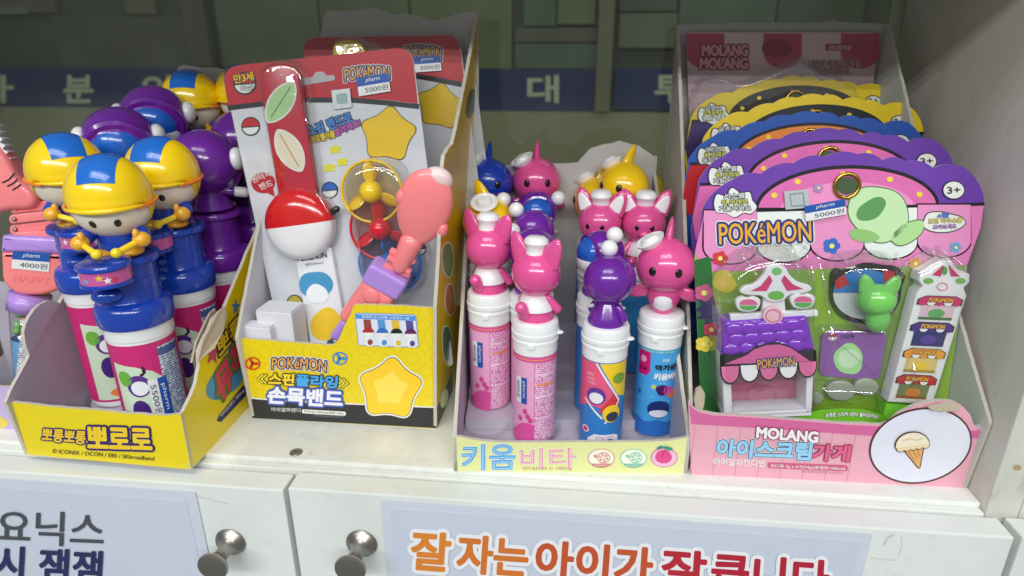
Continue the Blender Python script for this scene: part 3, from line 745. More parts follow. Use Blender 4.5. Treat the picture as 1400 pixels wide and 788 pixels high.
# ice cream print
cone = [(1233, 612), (1262, 608), (1256, 640)]
patch('printed_cone', MP, grow(rquad(cone, 3), 1.6), ink((90, 54, 40)), mfp, 5); patch('printed_cone', MP, rquad(cone, 3), ink((226, 170, 104)), mfp, 6)
for k in range(3): stroke('printed_cone_line', MP, [(1239 + 7 * k, 613 - k), (1250 + 3 * k, 630 - 4 * k)], 1, ink((180, 120, 66)), mfp, 7)
lob = [(1230 + 8.4 * k, 612 - 1.3 * k) for k in range(5)]
for x, y in lob: patch('printed_scoop', MP, ell(x, y, 6.6, 5.6, 20), ink((90, 54, 40)), mfp, 8 + (int(x) % 3) * .2)
dome = ell(1246, 608, 23, 18, 40, -.13, PI, 2 * PI)
patch('printed_scoop', MP, grow(dome, 1.5), ink((90, 54, 40)), mfp, 9)
for k, (x, y) in enumerate(lob): patch('printed_scoop', MP, ell(x, y, 5.2, 4.2, 20), ink((236, 214, 170)), mfp, 10 + k * .25)
patch('printed_scoop', MP, dome, ink((240, 228, 204)), mfp, 12)
stroke('printed_scoop_line', MP, [(1232, 601), (1242, 598), (1252, 600), (1260, 597)], 1.2, ink((206, 186, 150)), mfp, 13)

# ================================================================== goods: shared helpers
def smalltext(name, paper, inkc, rows=520, words=900, thr=.46, rough=.35):
    """tiny print: rows of broken dark marks too small to read"""
    if name in MATS: return MATS[name]
    m = bpy.data.materials.new(name); m.use_nodes = True
    nt = m.node_tree; b = nt.nodes['Principled BSDF']; L = nt.links.new; N = nt.nodes.new
    def mth(op, a, v=None):
        n = N('ShaderNodeMath'); n.operation = op
        for i, q in enumerate((a, v)):
            if q is None: continue
            if isinstance(q, (int, float)): n.inputs[i].default_value = q
            else: L(q, n.inputs[i])
        return n.outputs[0]
    tc = N('ShaderNodeTexCoord'); sx = N('ShaderNodeSeparateXYZ'); L(tc.outputs['Object'], sx.inputs[0])
    zz = mth('MULTIPLY', sx.outputs[2], rows); row = mth('FLOOR', zz); fr_ = mth('FRACT', zz)
    cb = N('ShaderNodeCombineXYZ'); L(mth('MULTIPLY', sx.outputs[0], words), cb.inputs[0]); L(mth('MULTIPLY', sx.outputs[1], words), cb.inputs[1]); L(mth('MULTIPLY', row, 7.31), cb.inputs[2])
    no = N('ShaderNodeTexNoise'); no.inputs['Scale'].default_value = 1; no.inputs['Detail'].default_value = 1; L(cb.outputs[0], no.inputs['Vector'])
    msk = mth('MULTIPLY', mth('GREATER_THAN', no.outputs['Fac'], thr), mth('MULTIPLY', mth('GREATER_THAN', fr_, .22), mth('LESS_THAN', fr_, .78)))
    mx = N('ShaderNodeMix'); mx.data_type = 'RGBA'; mx.inputs[6].default_value = lin(paper); mx.inputs[7].default_value = lin(inkc)
    L(msk, mx.inputs[0]); L(mx.outputs[2], b.inputs['Base Color']); b.inputs['Roughness'].default_value = rough; b.inputs['Coat Weight'].default_value = .3
    MATS[name] = m
    return m
def face_cam(x, y): return math.atan2(CAM.x - x, -(CAM.y - y))
def xf(objs, T):
    for o in objs: o.data.transform(T); o.data.update()
def conc(name, a, b, r, flat, m, parent, side=Vector((1, 0, 0)), n=10):
    """tapered, slightly flattened pointed shape from a to b"""
    a, b = Vector(a), Vector(b); d = b - a; ax = d.normalized(); sd = (side - ax * side.dot(ax)).normalized(); th_ = ax.cross(sd)
    v, f = [], []
    rings = 7; seg = 16
    for i in range(rings):
        t = i / (rings - 1); rad = r * math.sqrt(max(0, 1 - t ** 1.6)) if i < rings - 1 else r * .12
        for k in range(seg):
            an = 2 * PI * k / seg
            v.append(a + d * t + sd * math.cos(an) * rad + th_ * math.sin(an) * rad * flat)
    for i in range(rings - 1):
        for k in range(seg): l = (k + 1) % seg; f.append([i * seg + k, i * seg + l, (i + 1) * seg + l, (i + 1) * seg + k])
    f.append(list(range((rings - 1) * seg, rings * seg)))
    return mk(name, v, f, m, parent, True, True)
def eyes(head, c, r, sp, h, size, objs, closed=False):
    """plain dark oval eyes set on a ball head of radius r at c, facing -y"""
    for s in (-1, 1):
        p = Vector((s * sp, -1, h)).normalized()
        rot = p.to_track_quat('-Y', 'Z').to_matrix()
        objs.append(ball('eye', Vector(c) + p * (r - .0001), (size * .5, size * .2, size * .6), plastic((30, 20, 22), .1), head, rot, seg=14, rings=8))
HOT, PURPL, LEMON, COBALT = (228, 84, 152), (108, 34, 154), (252, 206, 24), (22, 62, 178)
def topper(th, kind, z, turn=0, col=HOT, pom=(.3, 0, 1), eye=True, hat=True, tilt=0):
    """toy figure on a tube cap, built facing -y and then turned"""
    O = []
    C_ = plastic(col, .2); W_ = plastic((240, 238, 240), .3)
    if kind == 'eared':
        hz, r = .0295, .0150
        h = ball('figure_head', (0, 0, hz), (r * 1.05, r, r * .98), C_, th); O.append(h)
        for s in (-1, 1):
            O.append(conc('ear', (s * .0095, 0.001, hz + .008), (s * .0165, .001, hz + .0245), .0072, .45, C_, h))
            O.append(conc('ear_lining', (s * .0102, -.0022, hz + .010), (s * .0156, -.0012, hz + .0212), .0048, .25, W_, h))
        if eye: eyes(h, (0, 0, hz), r, .38, -.02, .0034, O)
        O.append(ball('muzzle', (0, -r * .96, hz - .005), (.0034, .002, .0024), C_, h))
        O.append(lathe('hat', [(0, .0155), (.005, .0152), (.0072, .0135), (.0078, .0112), (.0068, .0092), (.0062, .0080), (.0062, .0036), (.0066, .003), (.006, .0026)], W_, th, 24, Matrix.Translation((0, .001, hz + r - .0065)) @ Matrix.Rotation(.08, 4, 'X')))
        O.append(lathe('collar', [(.005, .018), (.0085, .0155), (.0112, .0095), (.0118, .0068), (.0105, .0064)], W_, th, 28))
        O.append(lathe('figure_body', [(.0062, .019), (.0095, .011), (.0108, .004), (.0116, .0008), (.0116, 0), (0, 0)], C_, th, 28))
        for s in (-1, 1): O.append(capsule('arm', (s * .0085, -.001, .0145), (s * .0135, -.004, .0075), .0026, .0029, C_, th)); O.append(capsule('foot', (s * .006, -.005, .0028), (s * .0075, -.0125, .0032), .0032, .0036, C_, th))
        O.append(capsule('tail', (0, .010, .004), (.001, .0145, .0105), .0030, .0040, C_, th))
    elif kind == 'finned':
        hz, r = .0305, .0185
        h = ball('figure_head', (0, 0, hz), (r * 1.02, r, r * .95), C_, th, fn=lambda p: (p.x * (1 - .1 * max(0, p.z)), p.y, p.z)); O.append(h)
        O.append(conc('fin', (0, .002, hz + r * .72), (.0012, .010, hz + r + .0105), .0058, .5, C_, h, Vector((0, 1, 0))))
        if eye: eyes(h, (0, 0, hz), r, .46, .06, .0047, O)
        if hat: O.append(lathe('hat', [(0, .0066), (.0042, .0062), (.0058, .0042), (.006, .002), (.0088, .0042), (.0094, .004), (.0092, .0032), (.0068, 0), (0, -.001)], W_, th, 26, Matrix.Translation((-.0095, -.002, hz + r * .72)) @ Matrix.Rotation(-.5, 4, 'Y') @ Matrix.Rotation(.15, 4, 'X')))
        if hat: O.append(lathe('hat_band', [(.0072, .0008), (.0080, .0016), (.0081, .0019), (.0073, .0011)], plastic((40, 80, 170)), th, 26, Matrix.Translation((-.0095, -.002, hz + r * .72)) @ Matrix.Rotation(-.5, 4, 'Y') @ Matrix.Rotation(.15, 4, 'X')))
        O.append(lathe('figure_body', [(.0085, .020), (.0108, .015), (.0105, .009), (.0075, .003), (.0058, 0), (0, 0)], C_, th, 28))
        O.append(ball('belly', (0, -.0035, .0105), (.0078, .0078, .0088), W_, th))
        for s in (-1, 1): O.append(ball('flipper', (s * .0145, -.002, .0135), (.0082, .0022, .0042), C_, th, Matrix.Rotation(s * .35, 3, 'Y')))
    elif kind == 'hooded':
        hz, r = .0300, .0168
        h = ball('figure_head', (0, 0, hz), (r, r, r * .98), C_, th); O.append(h)
        O.append(ball('face', (0, -.0030, hz - .0040), (r * .85, r * .90, r * .72), W_, h))
        O.append(ball('fringe', (0, -.0036, hz + .0010), (r * .86, r * .872, r * .80), plastic((30, 90, 190)), h))
        O.append(lathe('hood_rim', [(r * .78, -.0016), (r * .86, -.0008), (r * .87, .0012), (r * .78, .0018)], C_, h, 30, Matrix.Translation((0, -.0096, hz)) @ Matrix.Rotation(PI / 2, 4, 'X')))
        pv = Vector(pom).normalized()
        O.append(ball('pompom', Vector((0, 0, hz)) + pv * (r + .0042), .0058, W_, th, seg=20, rings=12))
        O.append(lathe('figure_body', [(.0055, .018), (.0078, .0135), (.0112, .006), (.0128, .002), (.0126, 0), (0, 0)], C_, th, 28))
        for s in (-1, 1):
            O.append(capsule('arm', (s * .0085, 0, .0125), (s * .0125, -.001, .0060), .0028, .0032, C_, th))
        O.append(lathe('cuff', [(.0033, .0), (.0036, .0005), (.0036, .0015), (.0033, .002)], W_, th, 16, Matrix.Translation((.0108, 0, .0085)) @ Matrix.Rotation(.55, 4, 'Y')))
        O.append(ball('collar', (0, 0, .0165), (.0072, .0072, .0018), W_, th))
    T = Matrix.Translation((0, 0, z)) @ Matrix.Scale({'eared': 1.13, 'finned': 1.15, 'hooded': 1.04}[kind], 4) @ Matrix.Rotation(turn, 4, 'Z') @ Matrix.Rotation(tilt, 4, 'X')
    xf(O, T)

# ================================================================== slim tubes in the pale green carton
TR, TCAP = .0160, .0975
LBLPINK = ink((236, 170, 206)); LBLROSE = ink((222, 84, 158))
INGR = smalltext('ingredient_print', (216, 128, 182), (246, 224, 240), 620, 1000)
def slim_tube(label, x, y, z0, style, kind, turn=0, col=HOT, detail=True, off=0, group='slim tubes with toy tops', **kw):
    rz = face_cam(x, y) + off
    t = thing('candy_tube', label, 'candy tube', (x, y, z0), rz, group)
    capm = plastic((238, 239, 240), .34)
    cap = lathe('cap', [(0, TCAP), (.0140, TCAP), (.0158, TCAP - .0006), (.0166, TCAP - .002), (.0168, TCAP - .0085), (.0174, TCAP - .0088), (.0174, TCAP - .0112), (.0166, TCAP - .0116), (.0165, TCAP - .0138), (.0170, TCAP - .0142), (.0170, TCAP - .0158), (.0164, TCAP - .0162), (.0164, TCAP - .0245), (.0160, TCAP - .025)], capm, t, 44)
    tab = ball('cap_tab', (.0168, -.004, TCAP - .0100), (.0036, .0032, .0012), capm, cap, seg=16, rings=8)
    hb = bmesh.new(); bmesh.ops.create_cube(hb, size=1, matrix=cyl_m(-.003, TCAP - .0165, .0168, (.0052, .0022, .0040))); bmesh.ops.bevel(hb, geom=hb.edges[:], offset=.0006, segments=2, affect='EDGES')
    frombm('hinge', hb, capm, cap, False, True)
    sleeve = {'pink': LBLPINK, 'blue': ink((74, 168, 232)), 'mixed': ink((52, 130, 206)), 'clear': None}[style]
    lb_ = lathe('label', [(0, 0), (.0140, 0), (.0158, .0012), (TR, .003), (TR, TCAP - .024)], sleeve, t, 44)
    if not detail: topper(t, kind, TCAP, turn, col, **kw); return t
    R = TR
    if style == 'pink':
        cyl_rect('printed_text_block', R, .0002, .024, .004, TCAP - .0290, INGR, lb_, 1)
        cyl_rect('printed_stripe', R, -.030, .030, TCAP - .0292, TCAP - .0250, LBLROSE, lb_, 2, 30)
        cyl_rect('printed_stripe', R, -.030, .030, TCAP - .0275, TCAP - .0268, ink((240, 160, 80)), lb_, 3, 30)
        cyl_rect('printed_line', R, -.0002, .0002, .004, TCAP - .0290, LBLROSE, lb_, 2, 2)
        for zz in (.022, .040, .058): cyl_rect('printed_line', R, .0006, .024, zz, zz + .0010, ink((244, 214, 236)), lb_, 2)
        cyl_rect('printed_line', R, .0020, .016, .0496, .0512, ink((240, 150, 90)), lb_, 3)
        cyl_poly('printed_hill', R, [(-.030, .0), (0, .0)] + [(-.0001 - .0015 * k, .0165 + .0022 * math.sin(k * .33) - .00004 * k * k) for k in range(20)], LBLROSE, lb_, 2)
        for k, (s, zz) in enumerate(((-.0048, .0235), (-.007, .0275), (-.011, .021), (-.0028, .0205))): cyl_poly('printed_splash', R, [(s + .0016 * math.cos(a * .5236) * (1 + .3 * (a % 2)), zz + .0020 * math.sin(a * .5236) * (1 + .3 * (a % 2))) for a in range(12)], ink((214, 70, 140)), lb_, 3)
        sz = .034 if kw.get('low') else .038
        st = cyl_rect('price_sticker', R, -.0148, -.0066, sz, sz + .0215, WHITE_ST, t, 4)
        cyl_rect('sticker_band', R, -.0100, -.0056, sz, sz + .0215, BLUE_ST, st, 5)
        cyl_text(R, 'pharm', -.0091, sz + .0185, .0135, .0026, WHITE_ST, st, 6, .004, -1)
        cyl_text(R, '4000원', -.0140, sz + .0185, .0145, .0032, BLACK_ST, st, 6, 0, -1)
    elif style == 'blue':
        cyl_rect('printed_strip', R, -.030, .030, TCAP - .0275, TCAP - .0250, ink((70, 180, 196)), lb_, 1, 30)
        cyl_text(R, '1100mg(1g x 10정) / 37 kcal', -.014, TCAP - .0270, .026, .0014, wht, lb_, 2, .008)
        cyl_poly('printed_tab', R, [(-.0155, TCAP - .0275), (-.0055, TCAP - .0275), (-.0048, TCAP - .043), (-.0075, TCAP - .047), (-.0155, TCAP - .047)], ink((214, 24, 112)), lb_, 2)
        cyl_poly('printed_circle', R, [(-.0108 + .0026 * math.cos(a * .35), TCAP - .034 + .0028 * math.sin(a * .35)) for a in range(18)], ink((240, 170, 206)), lb_, 3)
        cyl_text(R, '핑크퐁', -.0138, TCAP - .0428, .0066, .0026, ink((90, 16, 50)), lb_, 3, .02)
        cyl_text(R, '핑크퐁', .0035, TCAP - .0338, .0050, .0022, wht, lb_, 3, .03)
        cyl_text(R, '아기상어', -.0010, TCAP - .0410, .0200, .0046, ink((30, 26, 40)), lb_, 4, .06)
        cyl_text(R, '키움비타', -.0014, TCAP - .0488, .0200, .0050, wht, lb_, 4, .06)
        for s, zz, c in ((-.0012, .0425, (236, 226, 70)), (-.0125, .036, (30, 110, 130))):
            for k in range(4):
                a = k * PI / 4; cyl_poly('printed_sparkle', R, [(s + .0022 * math.cos(a) + .0003 * math.sin(a), zz + .0022 * math.sin(a) - .0003 * math.cos(a)), (s + .0022 * math.cos(a) - .0003 * math.sin(a), zz + .0022 * math.sin(a) + .0003 * math.cos(a)), (s - .0022 * math.cos(a) - .0003 * math.sin(a), zz - .0022 * math.sin(a) + .0003 * math.cos(a)), (s - .0022 * math.cos(a) + .0003 * math.sin(a), zz - .0022 * math.sin(a) - .0003 * math.cos(a))], ink(c), lb_, 2 + k)
        for s, zz, r1, c in ((.005, .040, .0045, (70, 26, 90)), (.0098, .039, .0040, (214, 70, 160)), (.013, .036, .0035, (230, 130, 60))):
            cyl_poly('printed_shape', R, [(s + r1 * math.cos(a * .314) * (1 + .2 * math.sin(3 * a * .314)), zz + r1 * math.sin(a * .314)) for a in range(20)], ink(c), lb_, 3)
        # plain navy stand-in shape for the printed figure
        cyl_poly('printed_shape', R, [(.004 + .0085 * math.cos(a * .21), .0235 + .0075 * math.sin(a * .21)) for a in range(30)], ink((24, 46, 110)), lb_, 4)
        cyl_poly('printed_shape', R, [(.004 + .0070 * math.cos(a * .21), .0200 + .0032 * math.sin(a * .21)) for a in range(30)], ink((226, 230, 240)), lb_, 5)
        cyl_poly('printed_wave', R, [(-.026, 0), (.026, 0)] + [(.026 - .0026 * k, .013 + .0013 * math.sin(k * .9)) for k in range(21)], ink((40, 110, 196)), lb_, 2)
        for k in range(9): cyl_poly('printed_dot', R, [(-.013 + .003 * (k * 37 % 10) / 1.1 + .0004 * math.cos(a * .785), .03 + .004 * (k * 53 % 7) + .0004 * math.sin(a * .785)) for a in range(8)], wht, lb_, 2)
    elif style == 'mixed':
        T0 = TCAP - .0255
        cyl_poly('printed_panel', R, [(-.003, T0), (.022, T0), (.022, T0 - .030), (.012, T0 - .026)], ink((244, 206, 40)), lb_, 1)
        cyl_poly('printed_panel', R, [(-.022, T0), (-.005, T0), (.008, T0 - .024), (.004, T0 - .036), (-.010, T0 - .034), (-.022, T0 - .040)], ink((232, 90, 130)), lb_, 2)
        cyl_poly('printed_panel', R, [(.008, T0 - .024), (.014, T0 - .029), (.012, T0 - .046), (-.002, T0 - .038)], ink((214, 60, 70)), lb_, 3)
        for a_, b_ in (((-.005, T0), (.013, T0 - .030)), ((-.013, T0 - .030), (.001, T0 - .044)), ((.013, T0 - .030), (.003, T0 - .048))):
            d = Vector(b_) - Vector(a_); n_ = Vector((-d.y, d.x)).normalized() * .0007; m_ = (Vector(a_) + Vector(b_)) / 2
            cyl_poly('printed_line', R, [Vector(a_) + n_, m_ + n_, Vector(b_) + n_, Vector(b_) - n_, m_ - n_, Vector(a_) - n_], wht, lb_, 4)
        for k, tx in enumerate(('자연에서', '온 비타민', '키즈')): cyl_text(R, tx, -.0125 + .0006 * k, T0 - .0105 - .0034 * k, .0060, .0022, ink((250, 214, 226)), lb_, 4, .005)
        for s, zz, a1, a2, c in ((-.0042, T0 - .026, .0068, .0068, (96, 60, 150)), (-.0042, T0 - .0275, .0050, .0044, (236, 236, 240)), (.0075, T0 - .040, .0066, .0072, (246, 206, 44)), (.0082, T0 - .0425, .0046, .0040, (60, 60, 80)), (.0120, T0 - .012, .0050, .0042, (120, 160, 60))):
            cyl_poly('printed_shape', R, [(s + a1 * math.cos(a * .21), zz + a2 * math.sin(a * .21)) for a in range(30)], ink(c), lb_, 5 if c[0] not in (236, 60) else 6)
        cyl_poly('printed_badge', R, [(-.0112 + .0030 * math.cos(a * .35), .017 + .0030 * math.sin(a * .35)) for a in range(18)], ink((236, 210, 226)), lb_, 5)
        cyl_poly('printed_badge', R, [(-.0112 + .0019 * math.cos(a * .35), .017 + .0019 * math.sin(a * .35)) for a in range(18)], ink((222, 50, 120)), lb_, 6)
        cyl_poly('printed_panel', R, [(-.009, .004), (.014, .004), (.014, .0125), (.010, .0145), (-.004, .0145), (-.009, .010)], wht, lb_, 5)
        cyl_text(R, '매일매일 우리아이', -.003, .0115, .013, .0016, ink((214, 70, 110)), lb_, 6, .005)
        cyl_text(R, '키움', -.003, .0050, .013, .0058, ink((60, 130, 206)), lb_, 6, .04)
    kw.pop('low', None)
    topper(t, kind, TCAP, turn, col, **kw)
    return t
def cyl_m(s, z, R, dims):
    a = s / R
    return Matrix.Translation((R * math.sin(a), -R * math.cos(a), z)) @ Matrix.Rotation(a, 4, 'Z') @ Matrix.Diagonal((*dims, 1))

kz = [.0062, .0142, .0202, .0270, .0440]
# clear stepped tray that carries the tubes
for k in range(1, 5):
    y0 = .018 + .0345 * k
    A, B = KFL + dK * y0 + eK * .004, KFR + dK * y0 - eK * .004
    Cc, Dd = KFR + dK * (y0 + .0343) - eK * .004, KFL + dK * (y0 + .0343) + eK * .004
    slab('tray_step', [p + up * (kz[k] - SH - .0004) for p in (A, B, Cc, Dd)], (0, 0, 1), kz[k] - SH - .0012, INNER_LAV, kb)
for px, py in ((665, 583), (735, 588), (820, 590), (900, 590)):
    c = atZ(px, py, .0072)
    tr = lathe('tray_socket', [(.0142, .0005), (.0158, .0018), (.0164, .0052), (.0178, .0060), (.0186, .0056)], CLEAR2, kb, 40, Matrix.Translation((c.x, c.y, SH + .0008)), local=False)
def at_row(px, py, k):     # pixel of a figure's head -> place of the tube standing in row k
    return atZ(px, py, kz[k] + TCAP + .0297)
ST = 'slim candy tube '
def K(label, px, py, k, *a, **kw):
    p = at_row(px, py, k); return slim_tube(ST + label, p.x, p.y, kz[k], *a, **kw)
K('with pink label and pink eared figure turned away, beside the empty socket', 668, 345, 1, 'pink', 'eared', 2.55, eye=False)
K('with yellow finned figure behind the left eared figure', 668, 312, 2, 'pink', 'finned', 1.1, LEMON, detail=False)
K('with purple hooded figure between the yellow and the dark blue figures', 678, 294, 3, 'pink', 'hooded', 2.4, PURPL, detail=False, pom=(-.75, .35, .75))
K('with dark blue finned figure in the back left corner', 668, 257, 4, 'pink', 'finned', -.05, COBALT, detail=False)
K('with pink label and pink eared figure in the front row', 733, 380, 0, 'pink', 'eared', 2.55, eye=False, low=True)
K('with purple hooded figure directly behind the front eared figure', 728, 347, 1, 'pink', 'hooded', 2.8, PURPL, detail=False, pom=(.75, -.1, .6))
K('with purple hooded figure in the middle of the second column', 728, 320, 2, 'pink', 'hooded', 2.9, PURPL, detail=False, pom=(.5, .1, .7))
K('with purple hooded figure below the pink finned one at the back', 733, 291, 3, 'pink', 'hooded', .1, PURPL, detail=False, pom=(.85, -.2, .55))
K('with pink finned figure at the back of the second column', 733, 255, 4, 'pink', 'finned', .05, HOT, detail=False)
K('with many-coloured label and purple hooded figure in the front row', 832, 386, 0, 'mixed', 'hooded', 2.55, PURPL, pom=(.25, -.3, .95), eye=False)
K('with purple hooded figure showing its white face side, second row', 822, 349, 1, 'mixed', 'hooded', -1.05, PURPL, detail=False, pom=(.55, .1, .7))
K('with pink eared figure facing forward, left of the two', 820, 310, 2, 'mixed', 'eared', -.25, detail=False)
K('with yellow finned figure left behind the eared figures', 816, 282, 3, 'mixed', 'finned', -.8, LEMON, detail=False)
K('with blue label and large pink finned figure at the front right', 910, 373, 0, 'blue', 'finned', .0)
K('with pink eared figure facing forward, right of the two', 880, 311, 2, 'blue', 'eared', .05, detail=False)
K('with large yellow finned figure at the back right', 878, 268, 3, 'blue', 'finned', -.2, LEMON, detail=False)
K('with yellow finned figure half hidden at the back', 852, 262, 4, 'blue', 'finned', -.6, LEMON, detail=False)

# ================================================================== drummer toys in the yellow carton
HEADZ = .1875
SKIN = plastic((240, 232, 216), .3)
def drum_tube(label, px, py, depth, kind, turn=0, detail=True, off=0):
    P = atD(px, py, depth)
    z0 = P.z - HEADZ; x, y = P.x, P.y
    t = thing('toy_tube', label, 'toy', (x, y, z0), face_cam(x, y) + off, 'drummer toys in the yellow carton')
    R = .0218
    base_c = (24, 66, 176) if kind == 'cap' else PURPL
    Bm = plastic(base_c, .2)
    lathe('tube', [(0, 0), (.0195, 0), (.0212, .0015), (.0216, .004), (.0216, .089), (.0222, .0895), (.0222, .099), (.020, .0995)], plastic((236, 236, 238), .35), t, 44)
    lb_ = lathe('label', [(R, .006), (R, .087)], ink((206, 40, 118)), t, 44)
    if detail:
        cyl_rect('printed_text_block', R, .0075, .024, .012, .083, smalltext('blue_print', (206, 214, 230), (60, 76, 120), 560, 900), lb_, 1)
        cyl_rect('printed_band', R, .0075, .024, .076, .081, ink((70, 90, 150)), lb_, 2)
        cyl_poly('printed_field', R, [(-.024, .008), (.0074, .008), (.0074, .060), (.002, .066), (-.008, .071), (-.024, .074)], ink((206, 222, 196)), lb_, 1)
        for s, zz, a1, a2, c, l in ((-.0085, .056, .0078, .0085, (92, 50, 140), 2), (-.0080, .0545, .0056, .0056, (236, 236, 240), 3), (-.010, .036, .0060, .0090, (70, 36, 120), 2), (.004, .026, .0070, .0045, (96, 176, 70), 2), (-.017, .062, .0050, .0060, (110, 176, 60), 2), (-.004, .014, .0100, .0040, (240, 130, 60), 2), (.0055, .015, .0040, .0050, (226, 60, 100), 3)):
            cyl_poly('printed_shape', R, [(s + a1 * math.cos(a * .21), zz + a2 * math.sin(a * .21)) for a in range(30)], ink(c), lb_, l)
        cyl_text(R, '♪', -.0060, .0640, .0042, .0070, ink((60, 20, 60)), lb_, 2, .02)
        st = cyl_rect('price_sticker', R, -.0025, .0065, .028, .060, WHITE_ST, t, 4)
        cyl_rect('sticker_band', R, .0035, .0095, .028, .060, BLUE_ST, st, 5)
        cyl_text(R, 'pharm', .0048, .0550, .0210, .0032, WHITE_ST, st, 6, .006, -1)
        cyl_text(R, '5500원', -.0016, .0560, .0250, .0042, BLACK_ST, st, 6, 0, -1)
    b = lathe('stand', [(.0205, .098), (.0238, .0985), (.0246, .101), (.0250, .106), (.0247, .110), (.0236, .1135), (.0214, .1152), (.0190, .1158), (.0184, .1166), (.0182, .131), (.0186, .1313), (.0186, .1325), (.0182, .1328), (.0184, .1418), (.0216, .1424), (.0224, .1434), (.0224, .1460), (.0216, .1472), (0, .1474)], Bm, t, 52)
    O = []
    for s in (-1, 1): O.append(ball('foot', (s * .0085, -.0075, .1502), (.0072, .0088, .0034), plastic((238, 168, 40), .25), t, seg=18, rings=10))
    body = lathe('figure_body', [(0, .1478), (.0118, .1480), (.0132, .151), (.0130, .158), (.0108, .166), (.0085, .1745)], Bm if kind == 'cap' else plastic(PURPL, .2), t, 32); O.append(body)
    hz, r = HEADZ, .0250 if kind == 'cap' else .0275
    if kind == 'cap':
        Y = plastic((250, 210, 12), .18); BL_ = plastic((20, 104, 200), .2); OR = plastic((240, 128, 24), .22)
        O.append(lathe('scarf', [(.0075, .1770), (.0100, .1750), (.0112, .1720), (.0098, .1707)], plastic((190, 110, 60), .35), t, 28))
        h = ball('figure_head', (0, 0, hz - .0060), (r * .96, r * .93, r * .90), SKIN, t); O.append(h)
        # domed cap: cut lower at the back and sides, brim at the front
        v, f = [], []; seg, rg = 48, 16
        def rim(a):   # polar angle of the rim against direction (a = 0 is front)
            c = math.cos(a); return math.radians(96 + (24 if c < -.1 else 0) * min(1, max(0, (-c - .1) / .35)) + 36 * max(0, 1 - abs(abs(a) - 1.7) / .55))
        for i in range(rg + 1):
            for j in range(seg):
                a = 2 * PI * j / seg; a = a if a < PI else a - 2 * PI
                tt = rim(a) * i / rg
                k = 1.0 + (.05 if (i == rg and abs(a) < .9) else 0)
                v.append(Vector((math.sin(tt) * math.sin(a) * r * 1.04 * k, -math.sin(tt) * math.cos(a) * r * 1.03 * k, math.cos(tt) * r * 1.12)) + Vector((0, 0, hz - .0015)))
        for i in range(rg):
            for j in range(seg): q = (j + 1) % seg; f.append([i * seg + j, (i + 1) * seg + j, (i + 1) * seg + q, i * seg + q])
        hm = mk('helmet', v, f, Y, t, True, True); O.append(hm)
        so = hm.modifiers.new('thickness', 'SOLIDIFY'); so.thickness = .0012; so.offset = -1
        v, f = [], []; na, nb = 22, 10        # blue centre panel over the crown
        for i in range(na + 1):
            tt = math.radians(-60 + 122 * i / na)
            for j in range(nb + 1):
                s = math.radians(-26 + 52 * j / nb) * (1 - .12 * abs(i / na - .4))
                d = Vector((math.sin(s), -math.sin(tt) * math.cos(s) * -1 * -1, math.cos(tt) * math.cos(s)))
                v.append(Vector((d.x * r * 1.048, d.y * r * 1.038, d.z * r * 1.128)) + Vector((0, 0, hz - .0015)))
        for i in range(na):
            for j in range(nb): f.append([i * (nb + 1) + j, (i + 1) * (nb + 1) + j, (i + 1) * (nb + 1) + j + 1, i * (nb + 1) + j + 1])
        O.append(mk('helmet_panel', v, f, BL_, hm, True, True))
        ringp = []
        for k in range(60):
            a = 2 * PI * k / 60
            ringp.append((math.sin(a) * r * 1.055, -math.cos(a) * r * 1.045, hz - .0050 + .0020 * -math.cos(a)))
        O.append(pipe('strap', [p for k, p in enumerate(ringp) if 7 < k < 53], .0013, OR, hm, 8))
        brim = [(math.sin(a) * r * 1.06, -math.cos(a) * r * 1.09, hz - .0042 - .0015 * math.cos(a)) for a in [(-1.05 + 2.1 * k / 18) for k in range(19)]]
        O.append(pipe('brim', brim, [.0006 + .0012 * math.sin(PI * k / 18) for k in range(19)], Y, hm, 10))
        for s in (-1, 1):
            p = Vector((s * .32, -.93, -.42)).normalized()
            O.append(ball('eye', Vector((0, 0, hz - .006)) + Vector((p.x * r * .96, p.y * r * .93, p.z * r * .90)), (.0022, .0009, .0028), plastic((28, 26, 30), .1), h, p.to_track_quat('-Y', 'Z').to_matrix(), seg=14, rings=8))
        GL = plastic((240, 176, 44), .25); SK = plastic((250, 214, 30), .2)
        for s in (-1, 1):
            sh_, hd = Vector((s * .0120, -.001, .1655)), Vector((s * .0178, -.0165, .1600))
            O.append(capsule('arm', sh_, (s * .0172, -.009, .1612), .0046, .0050, Bm, t))
            g_ = ball('glove', hd, (.0056, .0060, .0052), GL, t, seg=18, rings=12); O.append(g_)
            O.append(ball('thumb', hd + Vector((-s * .002, -.0025, .0045)), (.0022, .0026, .0036), GL, g_, seg=12, rings=8))
            tip = Vector((s * .0055, -.0300, .1555))
            O.append(capsule('drumstick', hd, tip, .0020, .0021, SK, t)); O.append(ball('drumstick_tip', tip, .0034, SK, t, seg=16, rings=10))
        dm = lathe('drum', [(0, .1530), (.0128, .1530), (.0152, .1528), (.0160, .1518), (.0160, .1498), (.0146, .1492), (.0146, .1408), (.0156, .1402), (.0156, .1386), (.0130, .1380), (0, .1380)], Bm, t, 40, Matrix.Translation((-.004, -.0265, -.0030))); O.append(dm)
        bd = lathe('drum_band', [(.01475, .1410), (.01475, .1490)], plastic((206, 90, 160), .3), dm, 40, Matrix.Translation((-.004, -.0265, -.0030))); O.append(bd)
